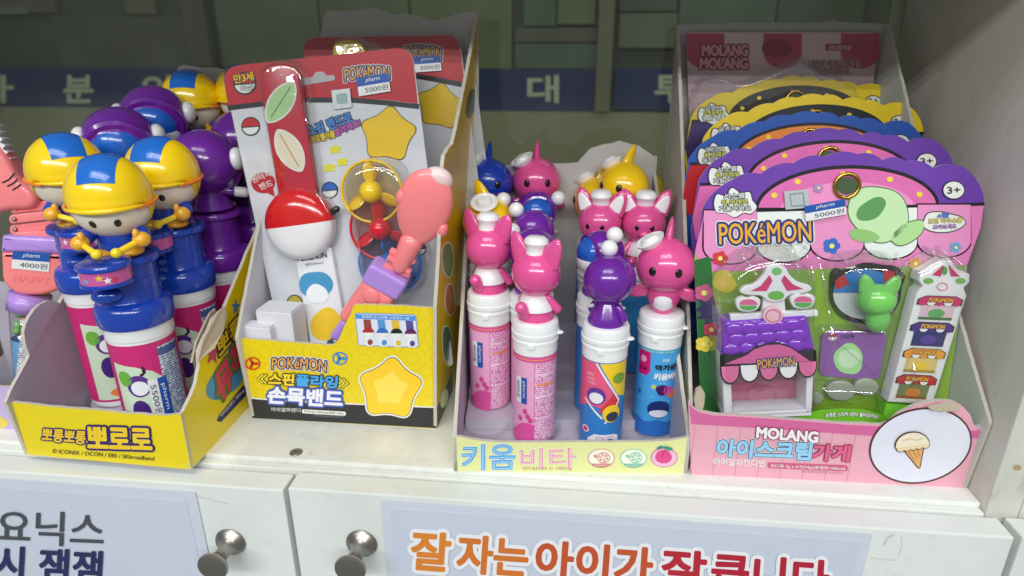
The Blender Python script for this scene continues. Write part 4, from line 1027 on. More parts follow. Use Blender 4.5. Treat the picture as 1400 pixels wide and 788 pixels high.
        for k, (s, c) in enumerate(((-.008, (120, 170, 220)), (.0005, (236, 200, 50)), (.0088, (214, 60, 80)), (-.015, (240, 220, 230)), (.0048, (240, 236, 240)))):
            pts = []
            for i in range(10): a = PI / 2 + i * PI / 5; q = .0026 if i % 2 == 0 else .0011; pts.append((s + q * math.cos(a), .1450 + (.001 if k % 2 else -.001) + q * math.sin(a)))
            o_ = cyl_poly('star', .01475, pts, ink(c), dm, 2); o_.data.transform(Matrix.Translation((-.004, -.0265, -.0030))); O.append(o_)
        pb_ = ball('button', (-.0090, -.0185, .1235), (.0098, .0056, .0052), Bm, t, seg=24, rings=12); O.append(pb_)
        lt = cyl_text(.0240, 'Pororo', -.0160, .1213, .0110, .0038, plastic((40, 92, 206), .25), pb_, 0, .02); lt.data.transform(Matrix.Translation((-.0012, -.0030, .0006))); O.append(lt)
    else:
        Pm = plastic(PURPL, .2); Wm = plastic((240, 238, 240), .3)
        h = ball('figure_head', (0, 0, hz), (r, r * .98, r * .96), Pm, t); O.append(h)
        tl = [ball('face', (0, -.0050, hz - .0060), (r * .84, r * .90, r * .72), Wm, h), ball('fringe', (0, -.0052, hz + .0010), (r * .85, r * .87, r * .80), plastic((24, 96, 200), .2), h),
              lathe('hood_rim', [(r * .74, -.004), (r * .84, -.0034), (r * .93, -.0008), (r * .94, .002), (r * .86, .0045), (r * .76, .005)], Pm, h, 40, Matrix.Translation((0, -.0125, hz)) @ Matrix.Rotation(PI / 2, 4, 'X'))]
        xf(tl, Matrix.Translation((0, 0, hz)) @ Matrix.Rotation(.42, 4, 'X') @ Matrix.Translation((0, 0, -hz))); O += tl
        for s in (-1, 1):
            O.append(ball('earmuff', (s * r * .98, -.002, hz + .003), (.0066, .0092, .0092), Wm, t, seg=20, rings=12))
            O.append(capsule('arm', (s * .0105, -.002, .1640), (s * .0230, -.010, .1610), .0042, .0040, Pm, t)); O.append(capsule('sleeve', (s * .0190, -.0075, .1620), (s * .0245, -.0108, .1606), .0045, .0045, Wm, t))
        O.append(lathe('skirt', [(.0110, .1650), (.0150, .1560), (.0178, .1500), (.0172, .1492)], Pm, t, 36))
        O.append(lathe('peg_hole', [(.0035, 0), (.0030, -.0008), (0, -.0012)], plastic((50, 10, 76), .3), t, 20, Matrix.Translation((.0, -.0182, .1265)) @ Matrix.Rotation(PI / 2, 4, 'X')))
    xf(O, Matrix.Rotation(turn, 4, 'Z'))
    return t, z0
DL = [
    ('front drummer toy in yellow helmet with price sticker on its tube', 150, 266, .42, 'cap', -.30, True, 0),
    ('left drummer toy in yellow helmet, half hidden behind the front one', 92, 232, .465, 'cap', -.15, True, .3),
    ('right drummer toy in yellow helmet standing behind the front one', 222, 236, .475, 'cap', -.5, True, 0),
    ('purple hooded toy nearest the grabber, left of the pair facing forward', 165, 192, .515, 'hood', -.15, False, 0),
    ('purple hooded toy seen from behind, right of the helmeted drummers', 280, 222, .525, 'hood', 2.6, False, 0),
    ('purple hooded toy with white ear muff in front of the rear helmet', 212, 160, .555, 'hood', -.2, False, 0),
    ('purple hooded toy mostly hidden behind the red wrist band card', 332, 192, .57, 'hood', 2.2, False, 0),
    ('rear drummer toy in yellow helmet near the torn back wall', 262, 136, .592, 'cap', -.3, False, 0),
    ('rearmost drummer toy in yellow helmet cut off by the red card', 335, 128, .60, 'cap', -.3, False, 0)]
steps = []
for a in DL: steps.append(drum_tube(*a))
for (t, z0) in steps[1:]:
    p = t.location
    lathe('tray_step', [(0, z0 - SH - .0002), (.021, z0 - SH - .0002), (.023, z0 - SH - .002), (.0235, .001), (0, .001)], INNER_LAV, lb, 24, Matrix.Translation((p.x, p.y, SH)), local=False)
z0 = steps[0][1]; p = steps[0][0].location
lathe('tray_step', [(0, z0 - SH - .0002), (.021, z0 - SH - .0002), (.023, z0 - SH - .002), (.0235, .001), (0, .001)], INNER_LAV, lb, 24, Matrix.Translation((p.x, p.y, SH)), local=False)
c = atZ(140, 556, .014)
lathe('tray_socket', [(.020, .001), (.0222, .003), (.0228, .0085), (.0250, .0098), (.0262, .0092)], CLEAR2, lb, 48, Matrix.Translation((c.x, c.y, SH + .001)), local=False)

# ================================================================== wrist band cards in the stepped yellow carton
def lift(pl, d): return Plane(pl.p + pl.n * d, pl.n)
def prism(name, pl, off, pts, depth, m, parent, edge=None, bev=0, smooth=False, taper=0):
    """pixel outline on the plane lifted by off, thickened back towards the card"""
    q = lift(pl, off)
    v = [q.hit(*p) for p in pts]
    if not bev: return slab(name, v, pl.n, depth, m, parent, m, edge or m)
    n = pl.n; k = len(v); a = Vector((0, 0, 0))
    for i in range(k): a += v[i].cross(v[(i + 1) % k])
    if a.dot(n) < 0: v.reverse()
    bm = bmesh.new(); vs_ = [bm.verts.new(p) for p in v]; f0 = bm.faces.new(vs_)
    r = bmesh.ops.extrude_face_region(bm, geom=[f0]); ev = [x for x in r['geom'] if isinstance(x, bmesh.types.BMVert)]
    bmesh.ops.translate(bm, vec=-n * depth, verts=ev)
    if taper:      # drafted walls: the raised face is drawn in
        cen = sum(v, Vector((0, 0, 0))) / k
        for x in vs_: x.co = x.co + (cen - x.co).normalized() * min(taper, (cen - x.co).length * .4)
    bm.normal_update()
    fr_e = [e for e in bm.edges if all(x in vs_ for x in e.verts)]
    bmesh.ops.recalc_face_normals(bm, faces=bm.faces[:])
    bmesh.ops.bevel(bm, geom=fr_e, offset=bev, segments=4, affect='EDGES', profile=.5)
    o = frombm(name, bm, m, parent, True)
    try: o.data.set_sharp_from_angle(angle=math.radians(35))
    except Exception: pass
    return o
def trace(q, n=12):
    """smooth closed pixel outline through control points"""
    out = []; k = len(q)
    for i in range(k):
        p0, p1, p2, p3 = [Vector(q[(i + j) % k]) for j in (-1, 0, 1, 2)]
        for j in range(n):
            t = j / n
            out.append(tuple(.5 * ((2 * p1) + (p2 - p0) * t + (2 * p0 - 5 * p1 + 4 * p2 - p3) * t * t + (3 * p1 - p0 - 3 * p2 + p3) * t ** 3)))
    return out
CARD_RED, CARD_W = ink((196, 30, 46)), mat('card_pale', (222, 222, 229), .36, .07, 130, coat=.3)
def band_card(label, pl, q, full, shade=None):
    """q maps the front card's pixels to this card's pixels"""
    t = thing('wrist_band_card', label, 'toy pack', pl.hit(*q((490, 520))), 0, 'wrist band cards')
    out = [q(p) for p in rquad([(303, 92), (563, 64), (620, 500), (400, 540)], [30, 24, 6, 6], 8)]
    bd = slab('card_board', [pl.hit(*p) for p in out], pl.n, .0008, CARD_W, t, INNER_GREY, INNER_GREY)
    top = [q(p) for p in rquad([(303, 92), (563, 64), (571.5, 142), (530, 137), (480, 134), (420, 134), (370, 138), (312, 145)], [30, 24, 0, 0, 0, 0, 0, 0], 8)]
    patch('printed_header', pl, top, CARD_RED, bd, 1)
    stroke('printed_line', pl, [q(p) for p in ((311.5, 148), (370, 141), (420, 137), (480, 137), (530, 141), (573, 146))], 7, BLK, bd, 2)
    sheet = slab('clear_sheet', [lift(pl, .0014).hit(*p) for p in [q(p) for p in rquad([(300, 90), (565, 61), (622, 500), (398, 542)], [32, 26, 6, 6], 8)]], pl.n, .0002, CLEAR, t)
    logo(pl, q((472, 112)), q((533, 109)), 17, bd, 5)
    patch('printed_shape', pl, [q(p) for p in rstar(531, 184, 44.5, .66, 5, .1)], BLK, bd, 3)
    patch('printed_shape', pl, [q(p) for p in rstar(531, 184, 43, .66, 5, .1)], ink((244, 200, 30)), bd, 4)
    # hang hole
    patch('hang_slot', pl, [q(p) for p in rquad([(411, 108), (428, 106), (431, 99), (443, 98), (446, 104), (457, 102), (459, 110), (413, 117)], 4)], ink((186, 184, 186)), bd, 3)
    price(lift(pl, .0015), [q(p) for p in ((487, 107), (531, 100), (534, 125), (491, 132))], '5000원', t, 2)
    if not full:
        prism('band_end', pl, .009, [q(p) for p in rquad([(350, 92), (404, 84), (432, 262), (381, 268)], [24, 24, 4, 4])], .0085, plastic((238, 206, 40), .25), t, bev=.002)
        prism('blister', pl, .0125, [q(p) for p in rquad([(343, 84), (410, 76), (440, 262), (374, 272)], [28, 28, 6, 6])], .0120, CLEAR3, t, bev=.004, taper=.003)
        return t
    badge = lambda cx, cy, r, c, l=3: (patch('printed_badge', pl, ell(cx, cy, r, r), BLK, bd, l), patch('printed_badge', pl, ell(cx, cy, r * .86, r * .86, 40, 0, PI - .08, 2 * PI - .08), ink(c), bd, l + 1), patch('printed_badge', pl, ell(cx, cy, r * .86, r * .86, 40, 0, .06, PI - .22), WH, bd, l + 1))
    badge(335, 114, 16, (190, 34, 40)); badge(343, 173, 13, (200, 30, 44)); badge(451, 260, 11.5, (50, 100, 190)); badge(573, 340, 10, (96, 40, 90)); badge(403, 414, 11, (196, 176, 60))
    lettering(pl, '만3세', (322, 115), (348, 110), 12, ink((250, 210, 40)), bd, 6, .02, BLK, .07)
    lettering(pl, '이상', (330, 126), (347, 123), 9, WH, bd, 6, .02, BLK, .07)
    lettering(pl, '스핀 밴드로', (424, 187), (483, 167), 15, ink((70, 140, 214)), bd, 5, .03, ink((30, 34, 70)), .1)
    lettering(pl, '프로펠러를', (427, 197), (459, 188), 10, ink((236, 200, 50)), bd, 5, .03, ink((40, 40, 50)), .09)
    lettering(pl, '날려봐요!', (460, 187), (495, 172), 11, ink((196, 90, 176)), bd, 5, .03, ink((50, 30, 70)), .09)
    patch('printed_bubble', pl, blob(360, 250, 16, 14.5, 3, .02), ink((196, 34, 56)), bd, 3)
    patch('printed_bubble', pl, [(362, 262), (374, 258), (376, 269)], ink((196, 34, 56)), bd, 4)
    lettering(pl, '원터치', (347, 251), (371, 241), 10, WH, bd, 5, .015); lettering(pl, '밴드', (357, 260), (374, 254), 9, WH, bd, 5, .015)
    for cx, cy in ((460, 205), (470, 222), (452, 230)): patch('printed_flash', pl, [(cx - 9, cy - 3), (cx, cy - 6), (cx + 8, cy - 3), (cx + 3, cy + 1), (cx + 9, cy + 4), (cx - 2, cy + 4), (cx - 8, cy + 6)], ink((234, 224, 50)), bd, 3)
    hs = prism('security_seal', pl, .0017, [(453, 124), (478, 121), (481, 147), (456, 150)], .0002, mat('foil', (206, 212, 214), .3, .3, 900, metal=.35), t)
    patch('seal_print', lift(pl, .0018), rquad([(459, 129), (474, 127), (476, 141), (461, 143)], 4), ink((150, 176, 180)), hs, 1)
    # red band
    st = prism('band', pl, .0085, rquad([(351, 92), (404, 84), (432, 264), (381, 270)], [25, 25, 3, 3], 8), .0065, plastic((196, 20, 52), .25), t, bev=.0015)
    bp_ = lift(pl, .0086)
    for cx, cy, rx, ry, rt_, c, c2 in ((384, 140, 31, 15, -1.0, (176, 216, 150), (90, 150, 90)), (396, 206, 31, 15, -2.1, (238, 226, 200), (206, 150, 90))):
        lf = [(cx + rx * math.cos(t_) * math.cos(rt_) - ry * math.sin(t_) * abs(math.sin(t_)) ** .5 * math.sin(rt_), cy + rx * math.cos(t_) * math.sin(rt_) + ry * math.sin(t_) * abs(math.sin(t_)) ** .5 * math.cos(rt_)) for t_ in [2 * PI * i / 36 for i in range(36)]]
        patch('printed_leaf', bp_, grow(lf, 2.4), WH, st, 1); patch('printed_leaf', bp_, lf, ink(c), st, 2)
        stroke('printed_vein', bp_, [(cx - rx * .8 * math.cos(rt_), cy - rx * .8 * math.sin(rt_)), (cx + rx * .8 * math.cos(rt_), cy + rx * .8 * math.sin(rt_))], 1.6, ink(c2), st, 3)
    st2 = prism('band', pl, .006, rquad([(402, 345), (452, 338), (482, 500), (430, 506)], 3), .005, plastic((232, 232, 236), .3), t, bev=.001)
    bp2 = lift(pl, .0061)
    lettering(bp2, 'POKéMON', (407, 358), (447, 352), 7, ink((70, 60, 40)), st2, 2, .03); lettering(bp2, '@Pokémon', (418, 364), (443, 361), 3.4, ink((110, 110, 120)), st2, 2, .01)
    for o_, c in (((432, 390, 22, 20, 51), (70, 150, 196)), ((434, 402, 15, 13, 52), (238, 240, 242)), ((446, 444, 22, 22, 53), (240, 198, 50))):
        patch('printed_shape', bp2, blob(o_[0], o_[1], o_[2], o_[3], o_[4], .05), ink(c), st2, 2 if o_[4] != 52 else 3)
    # round dial: red upper and white lower half of a domed shell
    cx, cy, R = 413, 306, 47
    c0 = lift(pl, .004).hit(cx, cy); U = (lift(pl, .004).hit(cx + 30, cy - 4) - c0).normalized(); N = pl.n; V = N.cross(U)
    rad = (lift(pl, .004).hit(cx + R, cy) - c0).length
    Mw = Matrix.Translation(c0) @ Matrix((U, V, N)).transposed().to_4x4()
    prof = [(rad * .98, -.002), (rad, .002), (rad * .99, .006), (rad * .93, .0095), (rad * .78, .0125), (rad * .5, .0145), (0, .0152)]
    for nm, m_, a0 in (('dial_upper_half', plastic((206, 32, 36), .16), 0), ('dial_lower_half', plastic((234, 234, 236), .2), PI)):
        v, f = [], []; seg = 32
        for i in range(seg + 1):
            a = a0 + PI * i / seg
            for r_, z_ in prof: v.append(Mw @ Vector((r_ * math.cos(a), r_ * math.sin(a), z_)))
        k = len(prof)
        for i in range(seg):
            for j in range(k - 1): f.append([i * k + j, (i + 1) * k + j, (i + 1) * k + j + 1, i * k + j + 1])
        mk(nm, v, f, m_, t, True)
    capsule('crown', Mw @ Vector((rad * 1.0, .006, .004)), Mw @ Vector((rad * 1.14, .008, .004)), .0028, .0026, plastic((30, 30, 32), .2), t, local=False)
    # three ringed propellers
    for k, (cx, cy, R, c) in enumerate(((508, 262, 41, (240, 196, 36)), (520, 313, 41, (214, 24, 40)), (533, 360, 42, (40, 120, 214)))):
        pl_ = lift(pl, .012 - .003 * k); c0 = pl_.hit(cx, cy); rad = (pl_.hit(cx + R, cy) - c0).length; pm = plastic(c, .2)
        tk = [c0 + (U * math.cos(a) + V * math.sin(a)) * rad for a in [2 * PI * i / 48 for i in range(48)]]
        rg = pipe('propeller_ring', tk, .0011, pm, t, 8, False, True)
        lathe('clear_disc', [(0, 0), (rad, 0)], clear('tint_disc_%d' % k, tuple(.55 + .45 * x for x in lin(c)[:3]), .05), t, 40, Matrix.Translation(c0 - N * .0005) @ Matrix((U, V, N)).transposed().to_4x4(), local=False)
        ball('hub', c0 + N * .002, (.0088, .0088, .0088), pm, t, None, False, 20, 12).data.update()
        for a in (1.5, 3.6, 5.7):
            d = U * math.cos(a) + V * math.sin(a); e = U * -math.sin(a) + V * math.cos(a)
            rot = Matrix((d, (e * .85 + N * .5).normalized(), (N * .85 - e * .5).normalized())).transposed()
            b_ = ball('blade', c0 + d * rad * .62, (rad * .36, .0056, .0008), pm, rg, rot, False, 18, 8)
    # clear blisters
    prism('blister', pl, .0125, rquad([(344, 84), (410, 76), (437, 258), (462, 300), (452, 345), (410, 362), (366, 340), (362, 300), (374, 266)], [28, 28, 8, 20, 20, 30, 20, 14, 8], 6), .0120, CLEAR3, t, bev=.004, taper=.003)
    prism('blister', pl, .0185, trace([(462, 250), (478, 222), (512, 214), (545, 226), (556, 262), (566, 310), (582, 350), (572, 395), (535, 410), (495, 395), (482, 345), (472, 300)], 5), .0180, CLEAR3, t, bev=.005, taper=.006)
    return t
PC1 = Plane((0, .1175, .05), (0, -.23, .034))
band_card('red topped wrist band card with dial and ringed propellers, nearest and largest', PC1, lambda p: p, True)
PC2 = Plane((0, .158, .05), (0, -.23, .034))
def q2(p): return (412 + (p[0] - 303) * .83 + (p[1] - 92) * .004, 52 + (p[1] - 92) * .83 + (p[0] - 303) * .075)
band_card('shaded wrist band card standing behind the front card', PC2, q2, False)
PC3 = Plane((0, .183, .05), (0, -.23, .02))
def q3(p): return (445 + (p[0] - 303) * .76 + (p[1] - 92) * .004, 50 + (p[1] - 92) * .78 + (p[0] - 303) * .085)
band_card('rearmost wrist band card showing only a red edge at the right', PC3, q3, False)

# small plain white boxes in the left corner of that carton
def obox(name, c, ax, ay, az, d, m, parent=None, bev=.001, seg=2):
    Mx = Matrix.Translation(c) @ Matrix((ax, ay, az)).transposed().to_4x4()
    bm = bmesh.new(); bmesh.ops.create_cube(bm, size=1, matrix=Matrix.Diagonal((*d, 1)))
    if bev: bmesh.ops.bevel(bm, geom=bm.edges[:], offset=bev, segments=seg, affect='EDGES', profile=.5)
    bm.transform(Mx)
    return frombm(name, bm, m, parent, False)
wc = mat('plain_white_carton', (222, 220, 226), .6, .03, 60)
for lab, px, py, yy, dx, h in (('plain white inner box behind the other one in the carton corner', 384, 428, .1005, .030, .022), ('plain white inner box at the low front edge of the carton', 354, 452, .0885, .026, .012)):
    c = atY(px, py, yy); a = -.06
    t = thing('white_box', lab, 'box', (c.x, c.y, SH + .001), 0, 'plain white inner boxes')
    obox('carton_body', Vector((c.x, c.y, SH + .001 + (c.z + .004 - SH) / 2)), Vector((math.cos(a), math.sin(a), 0)), Vector((-math.sin(a), math.cos(a), 0)), up, (dx, h, c.z + .004 - SH), wc, t, .0008)
    obox('lid_flap', Vector((c.x, c.y, c.z + .0056)), Vector((math.cos(a), math.sin(a), 0)), Vector((-math.sin(a), math.cos(a), 0)), up, (dx - .001, h - .001, .0007), wc, t, .0002)

# ================================================================== scissor-arm grabber toys
CORAL, LAV = plastic((254, 136, 140), .34), plastic((182, 142, 226), .34)
# in the stepped carton, leaning over its front edge
GY = Plane((.05, .0925, .1), (0, -1, -.15))
g = thing('grabber_toy', 'coral pink scissor-arm grabber with rounded hand leaning across the front card', 'toy', GY.hit(440, 480), 0, 'coral grabber toys')
hd = GY.hit(579, 285); ax = (GY.hit(595, 225) - GY.hit(562, 345)).normalized(); N = GY.n; wd = ax.cross(N).normalized()
hand = ball('hand', hd, (.0190, .0072, .0295), CORAL, g, Matrix((wd, N, ax)).transposed(), False, 32, 24, lambda p: (p.x * (1 + .12 * p.z) * (1 if p.z > -.55 else 1.0), p.y, p.z))
for sx, sz in ((-1, .15), (1, -.55)): ball('finger', hd + wd * sx * .0165 + ax * sz * .02, (.0042, .0046, .0065), CORAL, hand, Matrix((wd, N, ax)).transposed(), False, 18, 12)
ball('finger_lining', hd + ax * .0235 + wd * .004 - N * .002, (.0105, .0060, .0085), plastic((236, 210, 206), .4), hand, Matrix((wd, N, ax)).transposed(), False, 20, 12)
capsule('wrist', GY.hit(562, 332), GY.hit(548, 362), .0085, .0070, CORAL, g, False)
for k in range(4):
    c = GY.hit(551 - 3.6 * k, 350 + 9.5 * k, .002 * (k % 2))
    a_ = (wd * .93 - ax * (.36 if k % 2 else .1)).normalized()
    obox('scissor_bar', c, a_, N, a_.cross(N).normalized(), (.0205, .0055, .0042), CORAL, g, .0012)
a2 = (GY.hit(534, 372) - GY.hit(480, 436)).normalized(); w2 = a2.cross(N).normalized()
def seg(name, pa, pb, w0, dep, m, par=g, bev=.003):
    A, B = GY.hit(*pa), GY.hit(*pb); c = (A + B) / 2; a_ = (A - B).normalized(); w_ = a_.cross(N).normalized()
    return obox(name, c, w_, N, a_, (w0, dep, (A - B).length), m, par, bev, 3)
seg('housing_collar', (536, 368), (522, 392), .0305, .019, LAV)
hs = seg('housing', (523, 390), (486, 442), .0285, .0180, CORAL, bev=.005)
bt = GY.hit(512, 398) + N * .0088
ball('button', bt, (.0068, .0018, .0068), CORAL, hs, Matrix((w2, N, a2)).transposed(), False, 24, 10)
seg('housing_foot', (486, 441), (468, 464), .020, .016, LAV, bev=.003)
A, B = GY.hit(470, 462), GY.hit(436, 505)
pipe('clear_tube', [A, B], .0085, CLEAR2, g, 28, False)
pipe('tube_label', [A.lerp(B, .30), A.lerp(B, .95)], .0083, ink((120, 180, 226)), g, 28, False, cap=False)
for k in range(9): ball('candy', A.lerp(B, .05 + .025 * k) + Vector((random.uniform(-.004, .004), random.uniform(-.003, .003), random.uniform(-.003, .003))), .0024, plastic(((240, 150, 60), (236, 90, 110), (250, 220, 90), (150, 210, 130))[k % 4], .35), g, None, False, 12, 8)

# at the left edge, in the lavender carton
vb = carton('display_box', 'lavender carton cut off at the left edge behind the yellow one', Vector((-.34, .040, SH)))
LVM = mat('lavender_print', (196, 176, 224), .4, .03, 40, coat=.2)
X0, X1, Y0, Y1 = -.46, -.224, .042, .19
for nm, pts, n_ in (('front_panel', [(X0, Y0, SH), (X1, Y0, SH), (X1, Y0, .042), (X0, Y0, .045)], (0, -1, 0)), ('side_panel', [(X1, Y0 + .0027, SH), (X1, Y1, SH), (X1, Y1, .07), (X1, Y0 + .0027, .042)], (1, 0, 0)), ('back_panel', [(X0, Y1, SH), (X1, Y1, SH), (X1, Y1, .07), (X0, Y1, .07)], (0, 1, 0))):
    wall3(nm, pts, n_, LVM, INNER_LAV, vb)
slab('base_panel', [(X0, Y0 + .003, SH + .0006), (X1 - .003, Y0 + .003, SH + .0006), (X1 - .003, Y1 - .003, SH + .0006), (X0, Y1 - .003, SH + .0006)], (0, 0, 1), .0004, INNER_LAV, vb)
vpl = Plane((0, Y0, 0), (0, -1, 0))
patch('printed_shape', vpl, blob(-2, 578, 12, 9, 4), ink((226, 206, 80)), [c for c in vb.children if c.name.startswith('front_panel')][0], 1)
GL_ = Plane((-.26, .098, .1), (.35, -.9, .1))
g = thing('grabber_toy', 'coral pink scissor-arm grabber with toothed jaw and price sticker at the left edge', 'toy', Vector((-.262, .105, SH)), 0, 'coral grabber toys')
jaw = prism('jaw', GL_, .010, trace([(-40, 200), (-14, 196), (6, 212), (24, 242), (44, 262), (50, 276), (40, 286), (12, 288), (-20, 296), (-50, 290)], 6), .020, CORAL, g, bev=.005)
tp = [(-22, 168)]
for k in range(9): tp += [(-8 + 3.6 * k + 4.5, 172 + 9.0 * k), (-8 + 3.6 * k, 177 + 9.0 * k)]
prism('tooth_row', GL_, .006, tp + [(24, 254), (10, 250), (-30, 200)], .012, plastic((238, 236, 238), .3), g)
prism('upper_jaw', GL_, .009, trace([(-50, 160), (-14, 180), (0, 205), (14, 232), (12, 246), (-20, 236), (-50, 220)], 5), .018, CORAL, g, bev=.004)
JP = lift(GL_, .0101)
for k in range(3): stroke('printed_gill', JP, [(3 + 7 * k, 250 + 5 * k), (12 + 6 * k, 246 + 5 * k), (21 + 4 * k, 236 + 8 * k)], 2.2, BLK, jaw, 2)
for k, (xa, ya, xb, yb_) in enumerate(((19, 286, 84, 279), (18, 300, 88, 292), (19, 314, 86, 306), (24, 324, 82, 321))):
    d = Vector((xb - xa, yb_ - ya)).normalized(); n_ = Vector((-d.y, d.x)) * 6.2; A, B = Vector((xa, ya)), Vector((xb, yb_))
    bar = prism('scissor_bar', GL_, .004 + .003 * (k % 2), rquad([A - n_ - d * 6, B - n_ + d * 6, B + n_ + d * 6, A + n_ - d * 6], 6), .003, CORAL, g, bev=.0008)
    for p in ((xa + 2, ya), (xb - 2, yb_)):
        if p[0] > 70 and k in (1, 2): continue
        q = lift(GL_, .004 + .003 * (k % 2)).hit(*p); ball('rivet', q, (.0019, .0019, .0019), plastic((214, 170, 170), .25) if k == 0 else STEEL, bar, None, False, 12, 8)
hsg = prism('housing', GL_, .012, rquad([(0, 344), (93, 348), (90, 392), (62, 405), (22, 404), (2, 388)], [4, 4, 26, 22, 22, 26], 8), .024, CORAL, g, bev=.004)
prism('housing_collar', GL_, .0124, rquad([(2, 322), (90, 326), (93, 349), (0, 345)], 3), .0248, LAV, g, bev=.003)
price(lift(GL_, .0122), ((18, 343), (69, 346), (67, 372), (16, 367)), '4000원', g, 3)
lettering(lift(GL_, .0121), 'HAPPY', (18, 385), (68, 388), 9, plastic((252, 132, 140), .25), hsg, 2, .02)
for o_, nm, y0, y1, r, m_ in ((0, 'neck', 402, 424, .0150, LAV),):
    A, B = GL_.hit(42, y0), GL_.hit(38, y1); pipe(nm, [A, B], r, m_, g, 32, False)
A, B = GL_.hit(38, 424), Vector((GL_.hit(34, 500).x, GL_.hit(34, 500).y, SH + .004))
pipe('clear_tube', [A, B], .0128, CLEAR2, g, 32, False)
pipe('tube_label', [A.lerp(B, .32), A.lerp(B, .97)], .0126, ink((120, 184, 232)), g, 32, False, cap=False)
tp_ = lift(GL_, .0128)
patch('printed_panel', tp_, [(30, 447), (44, 449), (36, 530), (20, 528)], smalltext('grabber_print', (232, 234, 240), (90, 90, 120), 560, 900), g.children[0] if False else [c for c in g.children if c.name.startswith('tube_label')][0], 2)
for k in range(10): ball('candy', A.lerp(B, .04 + .025 * k) + Vector((random.uniform(-.007, .007), random.uniform(-.006, .002), random.uniform(-.003, .003))), .0032, plastic(((120, 190, 90), (236, 150, 90), (150, 210, 130), (200, 160, 120))[k % 4], .35), g, None, False, 12, 8)
# second tube at the very edge
g = thing('candy_tube', 'clear tube with brown label and price sticker cut off by the left edge', 'candy tube', (-.303, .088, SH + .001), face_cam(-.30, .09))
lathe('cap', [(0, .104), (.016, .104), (.0175, .102), (.0178, .09), (.0165, .0885)], plastic((206, 206, 150), .3), g, 36)
lathe('clear_tube', [(0, 0), (.015, 0), (.016, .002), (.016, .089)], CLEAR2, g, 36)
lt_ = lathe('label', [(.0157, .036), (.0157, .080)], ink((168, 118, 52)), g, 36)
cyl_rect('price_sticker', .0160, .000, .012, .054, .066, WHITE_ST, g, 3); cyl_rect('sticker_band', .0160, .000, .012, .060, .066, BLUE_ST, g, 4)
cyl_poly('printed_shape', .0160, [(.007 + .005 * math.cos(a * .35), .044 + .004 * math.sin(a * .35)) for a in range(18)], ink((230, 214, 90)), lt_, 3)

